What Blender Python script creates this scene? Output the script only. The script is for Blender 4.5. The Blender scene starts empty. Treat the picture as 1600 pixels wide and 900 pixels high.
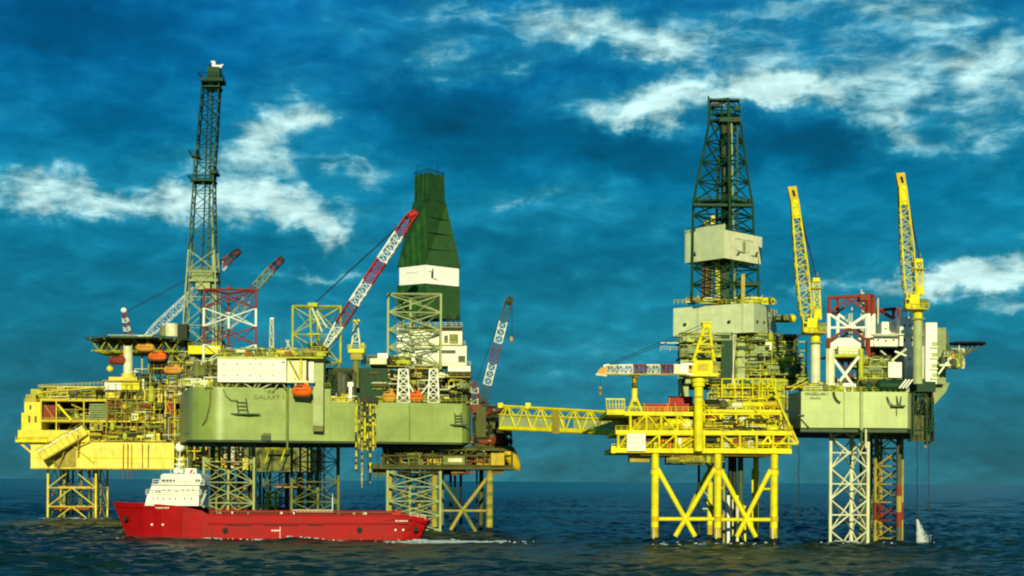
import bpy, math, random
import numpy as np
from mathutils import Vector, Matrix

S = bpy.context.scene
COL = S.collection
# ------------------------------------------------------------------ camera
F = 2666.667          # focal length in photo pixels (60 mm on a 36 mm sensor, photo 1600 wide)
CZ = 15.8             # eye height over the sea
ROLL = 0.00625        # the photo's horizon falls slightly to the right
cam_d = bpy.data.cameras.new("camera")
cam_d.lens = 60; cam_d.sensor_width = 36; cam_d.shift_y = 302/1600
cam_d.clip_start = 1; cam_d.clip_end = 120000
cam = bpy.data.objects.new("camera", cam_d); COL.objects.link(cam)
_c, _s = math.cos(ROLL), math.sin(ROLL)
cam.matrix_world = Matrix(((_c, -_s, 0, 0), (0, 0, -1, 0), (_s, _c, 0, CZ), (0, 0, 0, 1)))
S.camera = cam
# ------------------------------------------------------------------ light, sky, exposure
SUN_EL, SUN_AZ = 15.5, -3.0     # elevation; degrees to the left (negative: to the right) of straight behind the camera
sd = bpy.data.lights.new("sun", 'SUN'); sd.energy = 5.0; sd.angle = math.radians(0.5); sd.color = (1.0, 0.965, 0.54)
sun = bpy.data.objects.new("sun", sd); COL.objects.link(sun)
_el, _az = math.radians(SUN_EL), math.radians(SUN_AZ)
to_sun = Vector((-math.sin(_az)*math.cos(_el), -math.cos(_az)*math.cos(_el), math.sin(_el)))
sun.rotation_euler = to_sun.to_track_quat('Z', 'Y').to_euler()
sun.location = (0, -50, 200)
S.view_settings.view_transform = 'Standard'; S.view_settings.look = 'None'; S.cycles.filter_width = 2.1
S.view_settings.gamma = 1; S.view_settings.exposure = 0; S.view_settings.use_curve_mapping = False

def build_world():
    w = bpy.data.worlds.new("World"); S.world = w; w.use_nodes = True
    nt = w.node_tree; nt.nodes.clear(); N = nt.nodes.new; L = nt.links.new
    def val(x, sock):
        if isinstance(x, (int, float)): sock.default_value = x
        else: L(x, sock)
    def m(op, a, b=0.0, c=None, clamp=False):
        n = N('ShaderNodeMath'); n.operation = op; n.use_clamp = clamp
        val(a, n.inputs[0]); val(b, n.inputs[1])
        if c is not None: val(c, n.inputs[2])
        return n.outputs[0]
    def mixc(f, a, b):
        n = N('ShaderNodeMix'); n.data_type = 'RGBA'
        val(f, n.inputs[0])
        for x, s in ((a, n.inputs[6]), (b, n.inputs[7])):
            if isinstance(x, tuple): s.default_value = x + (1,)
            else: L(x, s)
        return n.outputs[2]
    tc = N('ShaderNodeTexCoord'); sep = N('ShaderNodeSeparateXYZ'); L(tc.outputs['Generated'], sep.inputs[0])
    x, y, z = sep.outputs
    az = m('ARCTAN2', x, y); el = m('ARCSINE', z)
    U = m('MULTIPLY', az, 10.0); V = m('MULTIPLY', el, 10.0)      # units of 0.1 rad
    cmb = N('ShaderNodeCombineXYZ'); L(U, cmb.inputs[0]); L(V, cmb.inputs[1])
    def noise(sx, sy, off, scale, detail, rough, dist=0.0):
        mp = N('ShaderNodeMapping'); mp.inputs['Scale'].default_value = (sx, sy, 1); mp.inputs['Location'].default_value = off
        L(cmb.outputs[0], mp.inputs[0])
        n = N('ShaderNodeTexNoise'); n.inputs['Scale'].default_value = scale; n.inputs['Detail'].default_value = detail
        n.inputs['Roughness'].default_value = rough; n.inputs['Distortion'].default_value = dist
        L(mp.outputs[0], n.inputs['Vector']); return n
    nA = noise(0.62, 1.5, (3.1, 0.4, 2.0), 1.5, 10, 0.60, 0.35).outputs[0]
    nB = noise(1.0, 2.2, (7.7, 2.3, 5.0), 3.2, 10, 0.56, 0.5).outputs[0]
    warp = noise(1, 1, (1.2, 9.3, 0), 2.2, 6, 0.62)
    wsep = N('ShaderNodeSeparateColor'); L(warp.outputs['Color'], wsep.inputs[0])
    wU = m('ADD', U, m('MULTIPLY', m('SUBTRACT', wsep.outputs[0], 0.5), 0.75))
    wV = m('ADD', V, m('MULTIPLY', m('SUBTRACT', wsep.outputs[1], 0.5), 0.50))
    def blob(px, py, rx, ry, rot=0):
        cu = math.atan((px-800)/F)*10; cv = math.atan((752-py)/F)*10
        a = rx/F*10; b = ry/F*10; cr, sr = math.cos(math.radians(rot)), math.sin(math.radians(rot))
        du = m('SUBTRACT', wU, cu); dv = m('SUBTRACT', wV, cv)
        p = m('MULTIPLY_ADD', du, cr/a, m('MULTIPLY', dv, sr/a)); q = m('MULTIPLY_ADD', du, -sr/b, m('MULTIPLY', dv, cr/b))
        r2 = m('MULTIPLY_ADD', p, p, m('MULTIPLY', q, q))
        return m('EXPONENT', m('MULTIPLY', r2, -1.0))
    def total(lst):
        t = None
        for (px, py, rx, ry, s, rot) in lst:
            g = m('MULTIPLY', blob(px, py, rx, ry, rot), s); t = g if t is None else m('ADD', t, g)
        return t
    bright = total([(150,325,150,26,.85,-4),(330,330,150,28,1.0,-3),(470,350,80,30,1.1,-18),(505,380,36,16,.8,20),(420,225,85,55,.85,50),(480,180,75,22,.55,10),
        (560,262,60,18,.65,0),(330,262,110,20,.6,-2),(20,325,60,26,.6,0),(1110,152,190,30,1.25,4),(1010,172,70,28,.8,-10),(1230,140,110,26,.75,0),
        (990,58,140,34,.55,-12),(1030,70,50,20,.5,0),(1230,25,330,34,.42,2),(1480,40,190,44,.42,-5),(1150,85,300,26,.35,0),(1500,100,160,30,.4,0),(880,40,120,30,.4,0),(640,60,120,30,.3,0),(560,330,90,20,.25,0),(1000,560,400,60,.16,0),(900,330,260,30,.2,0),(1440,150,150,55,.62,10),(1385,205,60,26,.8,-30),(1560,180,90,60,.55,10),(1400,250,70,20,.5,0),
        (1560,430,130,26,1.35,14),(1440,452,110,16,.9,5),(1260,446,80,12,.65,6),(490,440,60,9,.85,4),(760,95,70,15,.6,8),(640,105,70,26,.45,10),
        (830,302,90,12,.5,0),(700,20,120,18,.4,0),(60,345,90,14,.5,0),(930,430,110,9,.3,0),(1540,250,60,30,.5,0),(1590,480,60,14,.8,0)])
    dark = total([(690,185,115,62,1.0,-5),(1270,225,160,48,1.0,4),(960,228,130,46,.9,-4),(90,60,260,75,.8,0),(1352,150,48,26,.75,15),(900,95,130,26,.55,-5),(1555,428,50,10,.9,15),
        (480,120,160,30,.35,0),(150,215,170,30,.4,0),(1100,370,240,45,.25,0),(440,395,120,22,.45,0),(30,560,260,120,.35,0),(800,400,220,50,.2,0),(1580,680,160,90,.30,0)])
    nC = noise(0.9, 2.6, (1.7, 5.3, 1.0), 6.0, 8, 0.58, 0.8).outputs[0]
    dens = m('ADD', m('ADD', m('MULTIPLY', m('SUBTRACT', nA, 0.5), 1.5), m('MULTIPLY', m('SUBTRACT', nB, 0.5), 1.75)), m('MULTIPLY', m('SUBTRACT', nC, 0.5), .55))
    hi = m('MULTIPLY_ADD', bright, 0.78, m('MULTIPLY', dark, -0.42))
    c = m('ADD', m('MULTIPLY_ADD', dens, m('MULTIPLY_ADD', bright, 0.45, 0.42), hi), -0.10)
    def smooth(x, lo, hi_):
        mr = N('ShaderNodeMapRange'); mr.interpolation_type = 'SMOOTHSTEP'; L(x, mr.inputs[0]); mr.inputs[1].default_value = lo; mr.inputs[2].default_value = hi_
        return mr.outputs[0]
    halo = smooth(c, -0.38, 0.80); core = smooth(m('MULTIPLY_ADD', m('SUBTRACT', nC, .5), .30, c), 0.14, 1.12)
    # base gradient by elevation
    g = N('ShaderNodeValToRGB'); L(m('MULTIPLY', V, 1/3.0, clamp=True), g.inputs[0])
    cr = g.color_ramp; st = [(0.0, (.028,.128,.158)), (0.06, (.024,.145,.200)), (0.30, (.005,.165,.265)), (0.55, (.000,.172,.335)), (0.8, (.0,.150,.385)), (1.0, (.0,.110,.345))]
    cr.elements[0].position = 0; cr.elements[0].color = st[0][1] + (1,)
    cr.elements[1].position = 1; cr.elements[1].color = st[-1][1] + (1,)
    for p, cc in st[1:-1]:
        e = cr.elements.new(p); e.color = cc + (1,)
    mo = m('MULTIPLY_ADD', m('ADD', m('MULTIPLY', m('SUBTRACT', nA, .5), .9), m('MULTIPLY', m('SUBTRACT', nB, .5), .35)), 1.15, 1.0)
    mod = m('MULTIPLY', mo, m('MAXIMUM', m('SUBTRACT', 1.0, m('MULTIPLY', dark, 0.58)), 0.25))
    vm = N('ShaderNodeVectorMath'); vm.operation = 'SCALE'; L(g.outputs[0], vm.inputs[0]); L(mod, vm.inputs['Scale'])
    # cloud relief: the side of each billow towards the upper left catches more light
    nBs = noise(1.0, 2.2, (7.78, 2.14, 5.0), 3.2, 10, 0.56, 0.5).outputs[0]; nCs = noise(0.9, 2.6, (1.735, 5.22, 1.0), 6.0, 8, 0.58, 0.8).outputs[0]
    rel = m('ADD', m('MULTIPLY', m('SUBTRACT', nB, nBs), 0.95), m('MULTIPLY', m('SUBTRACT', nC, nCs), 0.35))
    rel = m('MULTIPLY_ADD', m('MULTIPLY', rel, m('ADD', halo, .35)), 1.0, 1.0)
    mid = mixc(m('MULTIPLY', halo, .88), vm.outputs[0], (.022,.315,.43))
    top = mixc(core, mid, (.56,.83,.81))
    rv = N('ShaderNodeVectorMath'); rv.operation = 'SCALE'; L(top, rv.inputs[0]); L(m('MAXIMUM', rel, .5), rv.inputs['Scale']); top = rv.outputs[0]
    sc = N('ShaderNodeVectorMath'); sc.operation = 'SCALE'; L(top, sc.inputs[0]); sc.inputs['Scale'].default_value = 10.0
    sky = N('ShaderNodeTexSky'); sky.sky_type = 'NISHITA'; sky.sun_disc = False
    sky.sun_elevation = _el; sky.sun_rotation = math.pi + _az     # sun behind the camera, slightly to the left
    tint = N('ShaderNodeVectorMath'); tint.operation = 'MULTIPLY'; L(sky.outputs[0], tint.inputs[0]); tint.inputs[1].default_value = (.004, .03, .035)
    add = N('ShaderNodeVectorMath'); add.operation = 'ADD'; L(sc.outputs[0], add.inputs[0]); L(tint.outputs[0], add.inputs[1])
    bg = N('ShaderNodeBackground'); L(add.outputs[0], bg.inputs[0]); bg.inputs[1].default_value = 0.1
    out = N('ShaderNodeOutputWorld'); L(bg.outputs[0], out.inputs[0])
build_world()

# ------------------------------------------------------------------ materials
M = {}
def mat(name, col, rough=.5, var=.25, rust=0.0, rustcol=(.16,.06,.015), scale=.35, metal=0.0, seam=None, corr=None, spec=.16):
    if spec < .3: rough = max(rough, .55)
    m = bpy.data.materials.new(name); m.use_nodes = True; M[name] = m
    nt = m.node_tree; N = nt.nodes.new; L = nt.links.new
    b = nt.nodes['Principled BSDF']; b.inputs['Metallic'].default_value = metal; b.inputs['Specular IOR Level'].default_value = spec
    tc = N('ShaderNodeTexCoord')
    n1 = N('ShaderNodeTexNoise'); n1.inputs['Scale'].default_value = scale; n1.inputs['Detail'].default_value = 7; n1.inputs['Roughness'].default_value = .62
    L(tc.outputs['Object'], n1.inputs['Vector'])
    mr = N('ShaderNodeMapRange'); L(n1.outputs[0], mr.inputs[0]); mr.inputs[1].default_value = .3; mr.inputs[2].default_value = .7
    mr.inputs[3].default_value = 1-var; mr.inputs[4].default_value = 1+var*.6
    v = N('ShaderNodeVectorMath'); v.operation = 'SCALE'; v.inputs[0].default_value = col; L(mr.outputs[0], v.inputs['Scale'])
    c = v.outputs[0]
    if seam:      # plate joints: thin darker lines on a grid of seam=(dx,dz) metres
        sep = N('ShaderNodeSeparateXYZ'); L(tc.outputs['Object'], sep.inputs[0])
        acc = None
        ad = N('ShaderNodeMath'); ad.operation = 'ADD'; L(sep.outputs[0], ad.inputs[0]); L(sep.outputs[1], ad.inputs[1])
        for o, d in ((ad.outputs[0], seam[0]), (sep.outputs[2], seam[1])):
            f = N('ShaderNodeMath'); f.operation = 'PINGPONG'; L(o, f.inputs[0]); f.inputs[1].default_value = d/2
            g = N('ShaderNodeMath'); g.operation = 'LESS_THAN'; L(f.outputs[0], g.inputs[0]); g.inputs[1].default_value = .07
            if acc is None: acc = g.outputs[0]
            else:
                h = N('ShaderNodeMath'); h.operation = 'MAXIMUM'; L(acc, h.inputs[0]); L(g.outputs[0], h.inputs[1]); acc = h.outputs[0]
        mx = N('ShaderNodeMix'); mx.data_type = 'RGBA'
        q = N('ShaderNodeMath'); q.operation = 'MULTIPLY'; L(acc, q.inputs[0]); q.inputs[1].default_value = seam[2] if len(seam) > 2 else .3
        L(q.outputs[0], mx.inputs[0]); L(c, mx.inputs[6]); mx.inputs[7].default_value = (col[0]*.3, col[1]*.3, col[2]*.3, 1); c = mx.outputs[2]
    if rust > 0:
        mp = N('ShaderNodeMapping'); mp.inputs['Scale'].default_value = (1.3, 1.3, .14); L(tc.outputs['Object'], mp.inputs[0])
        n2 = N('ShaderNodeTexNoise'); n2.inputs['Scale'].default_value = .8; n2.inputs['Detail'].default_value = 8; n2.inputs['Roughness'].default_value = .7
        L(mp.outputs[0], n2.inputs['Vector'])
        r = N('ShaderNodeMapRange'); L(n2.outputs[0], r.inputs[0]); r.inputs[1].default_value = .52; r.inputs[2].default_value = .78; r.inputs[4].default_value = rust
        mx = N('ShaderNodeMix'); mx.data_type = 'RGBA'; L(r.outputs[0], mx.inputs[0]); L(c, mx.inputs[6]); mx.inputs[7].default_value = rustcol + (1,); c = mx.outputs[2]
    L(c, b.inputs['Base Color'])
    rr = N('ShaderNodeMapRange'); L(n1.outputs[0], rr.inputs[0]); rr.inputs[3].default_value = max(.05, rough-.12); rr.inputs[4].default_value = min(1, rough+.15)
    L(rr.outputs[0], b.inputs['Roughness'])
    if corr:      # corrugated sheet
        wv = N('ShaderNodeTexWave'); wv.bands_direction = 'DIAGONAL'; wv.inputs['Scale'].default_value = corr
        mp = N('ShaderNodeMapping'); mp.inputs['Scale'].default_value = (1, 1, 0); L(tc.outputs['Object'], mp.inputs[0]); L(mp.outputs[0], wv.inputs['Vector'])
        bp = N('ShaderNodeBump'); bp.inputs['Strength'].default_value = .6; bp.inputs['Distance'].default_value = .3; L(wv.outputs[0], bp.inputs['Height']); L(bp.outputs[0], b.inputs['Normal'])
    else:
        bp = N('ShaderNodeBump'); bp.inputs['Strength'].default_value = .25; bp.inputs['Distance'].default_value = .12; L(n1.outputs[0], bp.inputs['Height']); L(bp.outputs[0], b.inputs['Normal'])
    return m
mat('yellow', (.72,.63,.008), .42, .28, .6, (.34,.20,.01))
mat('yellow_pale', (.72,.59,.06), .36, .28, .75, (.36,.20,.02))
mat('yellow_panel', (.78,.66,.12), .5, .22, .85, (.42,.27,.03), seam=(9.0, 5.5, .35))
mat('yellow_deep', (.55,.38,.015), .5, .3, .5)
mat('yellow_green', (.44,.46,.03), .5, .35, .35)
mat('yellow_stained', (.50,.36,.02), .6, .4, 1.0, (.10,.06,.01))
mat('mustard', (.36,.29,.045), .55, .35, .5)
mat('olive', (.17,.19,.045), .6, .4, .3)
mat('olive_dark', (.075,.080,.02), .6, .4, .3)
mat('hull_green', (.235,.310,.062), .31, .20, .65, (.20,.20,.05), scale=.12, seam=(7.5, 4.2, .22), spec=.6)
mat('pale_green', (.36,.41,.18), .45, .2, .3, (.2,.2,.05))
mat('grey_green', (.24,.30,.13), .5, .3, .35)
mat('hull_cream', (.47,.54,.24), .4, .18, .65, (.38,.38,.12), scale=.12, seam=(8, 3.4, .14))
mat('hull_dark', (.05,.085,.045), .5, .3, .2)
mat('cream', (.66,.66,.42), .45, .2, .4, (.35,.28,.08))
mat('cream_panel', (.56,.62,.37), .45, .16, .30, (.35,.33,.12), seam=(2.6, 9.0, .28))
mat('white', (.80,.80,.70), .4, .12, .25, (.5,.42,.18))
mat('white_panel', (.80,.80,.66), .4, .10, .18, (.5,.45,.2), seam=(6.2, 30, .3))
mat('white_band', (.84,.85,.80), .5, .10, .35, (.55,.55,.45), seam=(2.2, 30, .10))
mat('green_dark', (.007,.045,.019), .5, .4, .2)
mat('green_steel', (.045,.105,.045), .5, .4, .3)
mat('green_sheet', (.019,.078,.015), .55, .38, .35, (.05,.12,.01), corr=1.1, seam=(4.4, 9.0, .35))
mat('steel_dark', (.016,.026,.015), .55, .4, .3)
mat('steel_mid', (.085,.10,.06), .5, .4, .4)
mat('gap_shade', (.016,.020,.010), .8, .4, .2)  # near-black that paints deep shade in gaps between equipment
mat('rust', (.24,.055,.016), .7, .4, .4)
mat('redbrown', (.22,.035,.018), .6, .3, .3)
mat('red', (.38,.020,.014), .5, .3, .3)
mat('ship_red', (.34,.003,.005), .38, .22, .75, (.15,.012,.008), scale=.3, seam=(6, 2.4, .18))
mat('ship_boot', (.16,.018,.014), .6, .3, .4)
mat('orange', (.76,.13,.008), .4, .2, .2)
mat('orange_dull', (.62,.30,.04), .5, .2, .4)
mat('black', (.010,.011,.010), .6, .3)
mat('glass', (.010,.016,.020), .08, .1)
mat('growth', (.018,.018,.008), .9, .5)
mat('rope', (.020,.024,.02), .8, .2)
mat('letter_green', (.085,.10,.03), .7, .2)
mat('letter_grey', (.36,.36,.24), .7, .2)
mat('letter_white', (.78,.72,.66), .6, .1)
mat('beige', (.62,.58,.34), .5, .2, .3)
mat('froth', (.80,.84,.82), .9, .1)
mat('foam', (.45,.52,.50), .9, .2)

# ------------------------------------------------------------------ mesh helpers
def P(px, py, D):
    """the point at depth D (metres from the camera along the view) seen at photo pixel (px, py)"""
    u = px-800; v = 752-py
    return Vector(((u-v*ROLL)*D/F, D, CZ+(u*ROLL+v)*D/F))
def WL(D): return 752 + CZ/D*F          # photo row of the waterline at depth D (mid frame)

class MB:
    def __init__(s): s.v = []; s.f = []; s.m = []
    def add(s, vs, fs, m):
        o = len(s.v); s.v += [tuple(p) for p in vs]
        for f in fs: s.f.append([i+o for i in f]); s.m.append(m)
    def hexa(s, p, m):   # 0-3 bottom loop, 4-7 top loop
        s.add(p, [(3,2,1,0),(4,5,6,7),(0,1,5,4),(1,2,6,5),(2,3,7,6),(3,0,4,7)], m); return s
    def box(s, x0, x1, y0, y1, z0, z1, m):
        return s.hexa([(x0,y0,z0),(x1,y0,z0),(x1,y1,z0),(x0,y1,z0),(x0,y0,z1),(x1,y0,z1),(x1,y1,z1),(x0,y1,z1)], m)
    def obox(s, c, sx, sy, sz, rz, m):   # centre of base, rotated about z
        ca, sa = math.cos(rz), math.sin(rz); q = []
        for z in (0, sz):
            for a, b in ((-1,-1),(1,-1),(1,1),(-1,1)):
                X, Y = a*sx/2, b*sy/2; q.append((c[0]+X*ca-Y*sa, c[1]+X*sa+Y*ca, c[2]+z))
        return s.hexa(q, m)
    def tube(s, a, b, r, m, n=6, r2=None):
        a = Vector(a); b = Vector(b); d = b-a
        if d.length < 1e-6: return s
        d.normalize(); u = d.orthogonal().normalized(); w = d.cross(u); r2 = r if r2 is None else r2
        vs = [];
        for c, rr in ((a, r), (b, r2)):
            for i in range(n):
                t = 2*math.pi*(i+.5)/n; vs.append(c+u*(rr*math.cos(t))+w*(rr*math.sin(t)))
        fs = [(i, (i+1) % n, n+(i+1) % n, n+i) for i in range(n)] + [tuple(range(n-1, -1, -1)), tuple(range(n, 2*n))]
        s.add(vs, fs, m); return s
    def path(s, pts, r, m, n=5):
        for a, b in zip(pts, pts[1:]): s.tube(a, b, r, m, n)
        return s
    def prism(s, poly, z0, z1, m, top=None, zt=None):
        n = len(poly); top = top or poly
        vs = [(x, y, z0) for x, y in poly] + [(x, y, z1) for x, y in top]
        fs = [(i, (i+1) % n, n+(i+1) % n, n+i) for i in range(n)] + [tuple(range(n-1, -1, -1)), tuple(range(n, 2*n))]
        s.add(vs, fs, m); return s
    def lathe(s, c, prof, m, n=14, axis='z'):
        """prof: (distance along axis, radius)"""
        c = Vector(c); vs = []
        ax = {'z': (Vector((0,0,1)), Vector((1,0,0)), Vector((0,1,0))), 'x': (Vector((1,0,0)), Vector((0,1,0)), Vector((0,0,1))), 'y': (Vector((0,1,0)), Vector((0,0,1)), Vector((1,0,0)))}[axis] if isinstance(axis, str) else axis
        for h, r in prof:
            for i in range(n):
                t = 2*math.pi*i/n; vs.append(c+ax[0]*h+ax[1]*(r*math.cos(t))+ax[2]*(r*math.sin(t)))
        fs = [(k*n+i, k*n+(i+1) % n, (k+1)*n+(i+1) % n, (k+1)*n+i) for k in range(len(prof)-1) for i in range(n)]
        fs += [tuple(range(n-1, -1, -1)), tuple(range((len(prof)-1)*n, len(prof)*n))]
        s.add(vs, fs, m); return s
    def vessel(s, a, b, r, m, n=12):
        a = Vector(a); b = Vector(b); d = b-a; Lg = d.length; d.normalize(); u = d.orthogonal().normalized(); w = d.cross(u); e = min(r*.6, Lg*.3)
        s.lathe(a, [(0, r*.05), (e*.25, r*.62), (e, r), (Lg-e, r), (Lg-e*.25, r*.62), (Lg, r*.05)], m, n, (d, u, w)); return s
    # boxes and bars given in photo pixels at a depth
    def B(s, px0, px1, py0, py1, D, dep, m):
        pm = (px0+px1)/2; ym = (py0+py1)/2
        x0, x1 = P(px0, ym, D).x, P(px1, ym, D).x; z1, z0 = P(pm, py0, D).z, P(pm, py1, D).z
        return s.box(x0, x1, D, D+dep, z0, z1, m)
    def T(s, a, b, r, m, n=6, r2=None): return s.tube(P(*a), P(*b), r, m, n, r2)
    def rings(s, R, rc, rb, m, style='X', horiz=True, closed=True, diag=True, rb2=None):
        """lattice over rings of chord points; m may be a function of the bay index"""
        rc *= .74; rb *= .66; k = len(R[0]); mf = m if callable(m) else (lambda i: m)
        faces = [(j, (j+1) % k) for j in range(k if closed and k > 2 else k-1)]
        for i in range(len(R)-1):
            mm = mf(i)
            for j in range(k): s.tube(R[i][j], R[i+1][j], rc, mm, 6)
            for (j, l) in faces:
                a, b, c, d = R[i][j], R[i][l], R[i+1][l], R[i+1][j]
                if horiz: s.tube(a, b, rb, mm, 4)
                if horiz and i == len(R)-2: s.tube(d, c, rb, mm, 4)
                if not diag: continue
                if style == 'X': s.tube(a, c, rb, mm, 4); s.tube(b, d, rb, mm, 4)
                elif style == 'Z': (s.tube(a, c, rb, mm, 4) if (i+j) % 2 else s.tube(b, d, rb, mm, 4))
                elif style == 'V': q = (c+d)/2; s.tube(a, q, rb, mm, 4); s.tube(b, q, rb, mm, 4)
                elif style == 'A': q = (a+b)/2; s.tube(d, q, rb, mm, 4); s.tube(c, q, rb, mm, 4)
        return s
    def lat(s, bot, top, n, rc, rb, m, style='X', **k):
        R = [[b.lerp(t, i/n) for b, t in zip(bot, top)] for i in range(n+1)]
        return s.rings(R, rc, rb, m, style, **k)
    def rail(s, a, b, m, h=1.15, sp=2.0, r=.07, mid=True):
        a = Vector(a); b = Vector(b); n = max(1, int((b-a).length/sp)); up = Vector((0,0,h))
        for i in range(n+1):
            q = a.lerp(b, i/n); s.tube(q, q+up, r, m, 4)
        s.tube(a+up, b+up, r, m, 4)
        if mid: s.tube(a+up*.5, b+up*.5, r*.8, m, 4)
        return s
    def railbox(s, x0, x1, y0, y1, z, m, **k):
        for a, b in (((x0,y0,z),(x1,y0,z)), ((x1,y0,z),(x1,y1,z)), ((x0,y1,z),(x1,y1,z)), ((x0,y0,z),(x0,y1,z))): s.rail(a, b, m, **k)
        return s
    def stair(s, a, b, w, m, sp=.8):
        """open flight from a up to b, two stringers with treads between; w is the offset vector between the stringers"""
        a = Vector(a); b = Vector(b); w = Vector(w)
        for o in (Vector((0,0,0)), w):
            s.tube(a+o, b+o, .14, m, 4); s.tube(a+o+Vector((0,0,1)), b+o+Vector((0,0,1)), .07, m, 4)
        n = max(2, int((b-a).length/sp))
        for i in range(n+1): s.tube(a.lerp(b, i/n), a.lerp(b, i/n)+w, .09, m, 4)
        return s
    def mesh(s, name, org, smooth=False):
        me = bpy.data.meshes.new(name); v = np.array(s.v)-np.array(org)
        me.from_pydata(v.tolist(), [], s.f)
        names = []
        for m in s.m:
            if m not in names: names.append(m)
        for m in names: me.materials.append(M[m])
        me.polygons.foreach_set('material_index', [names.index(m) for m in s.m])
        if smooth:
            me.polygons.foreach_set('use_smooth', [True]*len(me.polygons)); 
        me.update(); return me

def thing(name, label, cat, loc, group=None):
    o = bpy.data.objects.new(name, None); COL.objects.link(o); o.location = loc; o.empty_display_size = 2
    o['label'] = label; o['category'] = cat
    if group: o['group'] = group
    o['_org'] = list(loc); return o
def part(mb, name, parent, label=None, smooth=False):
    org = parent['_org']; o = bpy.data.objects.new(name, mb.mesh(name, org, smooth)); COL.objects.link(o); o.parent = parent
    o['_org'] = list(org)
    if label: o['label'] = label
    return o
def solo(mb, name, label, cat, loc, group=None, smooth=False, kind=None):
    o = bpy.data.objects.new(name, mb.mesh(name, loc, smooth)); COL.objects.link(o); o.location = loc; o['_org'] = list(loc)
    if label: o['label'] = label
    if cat: o['category'] = cat
    if group: o['group'] = group
    if kind: o['kind'] = kind
    return o
def dup(o, loc, rz=0.0, label=None, parent=None):
    c = o.copy(); COL.objects.link(c)
    if parent is None:
        c.location = loc; c.rotation_euler = (0, 0, rz)
        if label: c['label'] = label
    else: c.parent = parent
    for ch in o.children: dup(ch, None, 0, None, c)
    return c
def text(body, parent, pos, h, m, rz=0.0, ext=.03, name='lettering'):
    cu = bpy.data.curves.new(name, 'FONT'); cu.body = body; cu.size = h; cu.extrude = ext; cu.align_x = 'CENTER'; cu.align_y = 'CENTER'; cu.space_line = .95
    t = bpy.data.objects.new(name, cu); COL.objects.link(t); bpy.context.view_layer.update()
    me = bpy.data.meshes.new_from_object(t.evaluated_get(bpy.context.evaluated_depsgraph_get())); bpy.data.objects.remove(t)
    me.materials.clear(); me.materials.append(M[m]); o = bpy.data.objects.new(name, me); COL.objects.link(o); o.parent = parent
    o.location = Vector(pos)-Vector(parent['_org']); o.rotation_euler = (math.pi/2, 0, rz); return o

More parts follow.
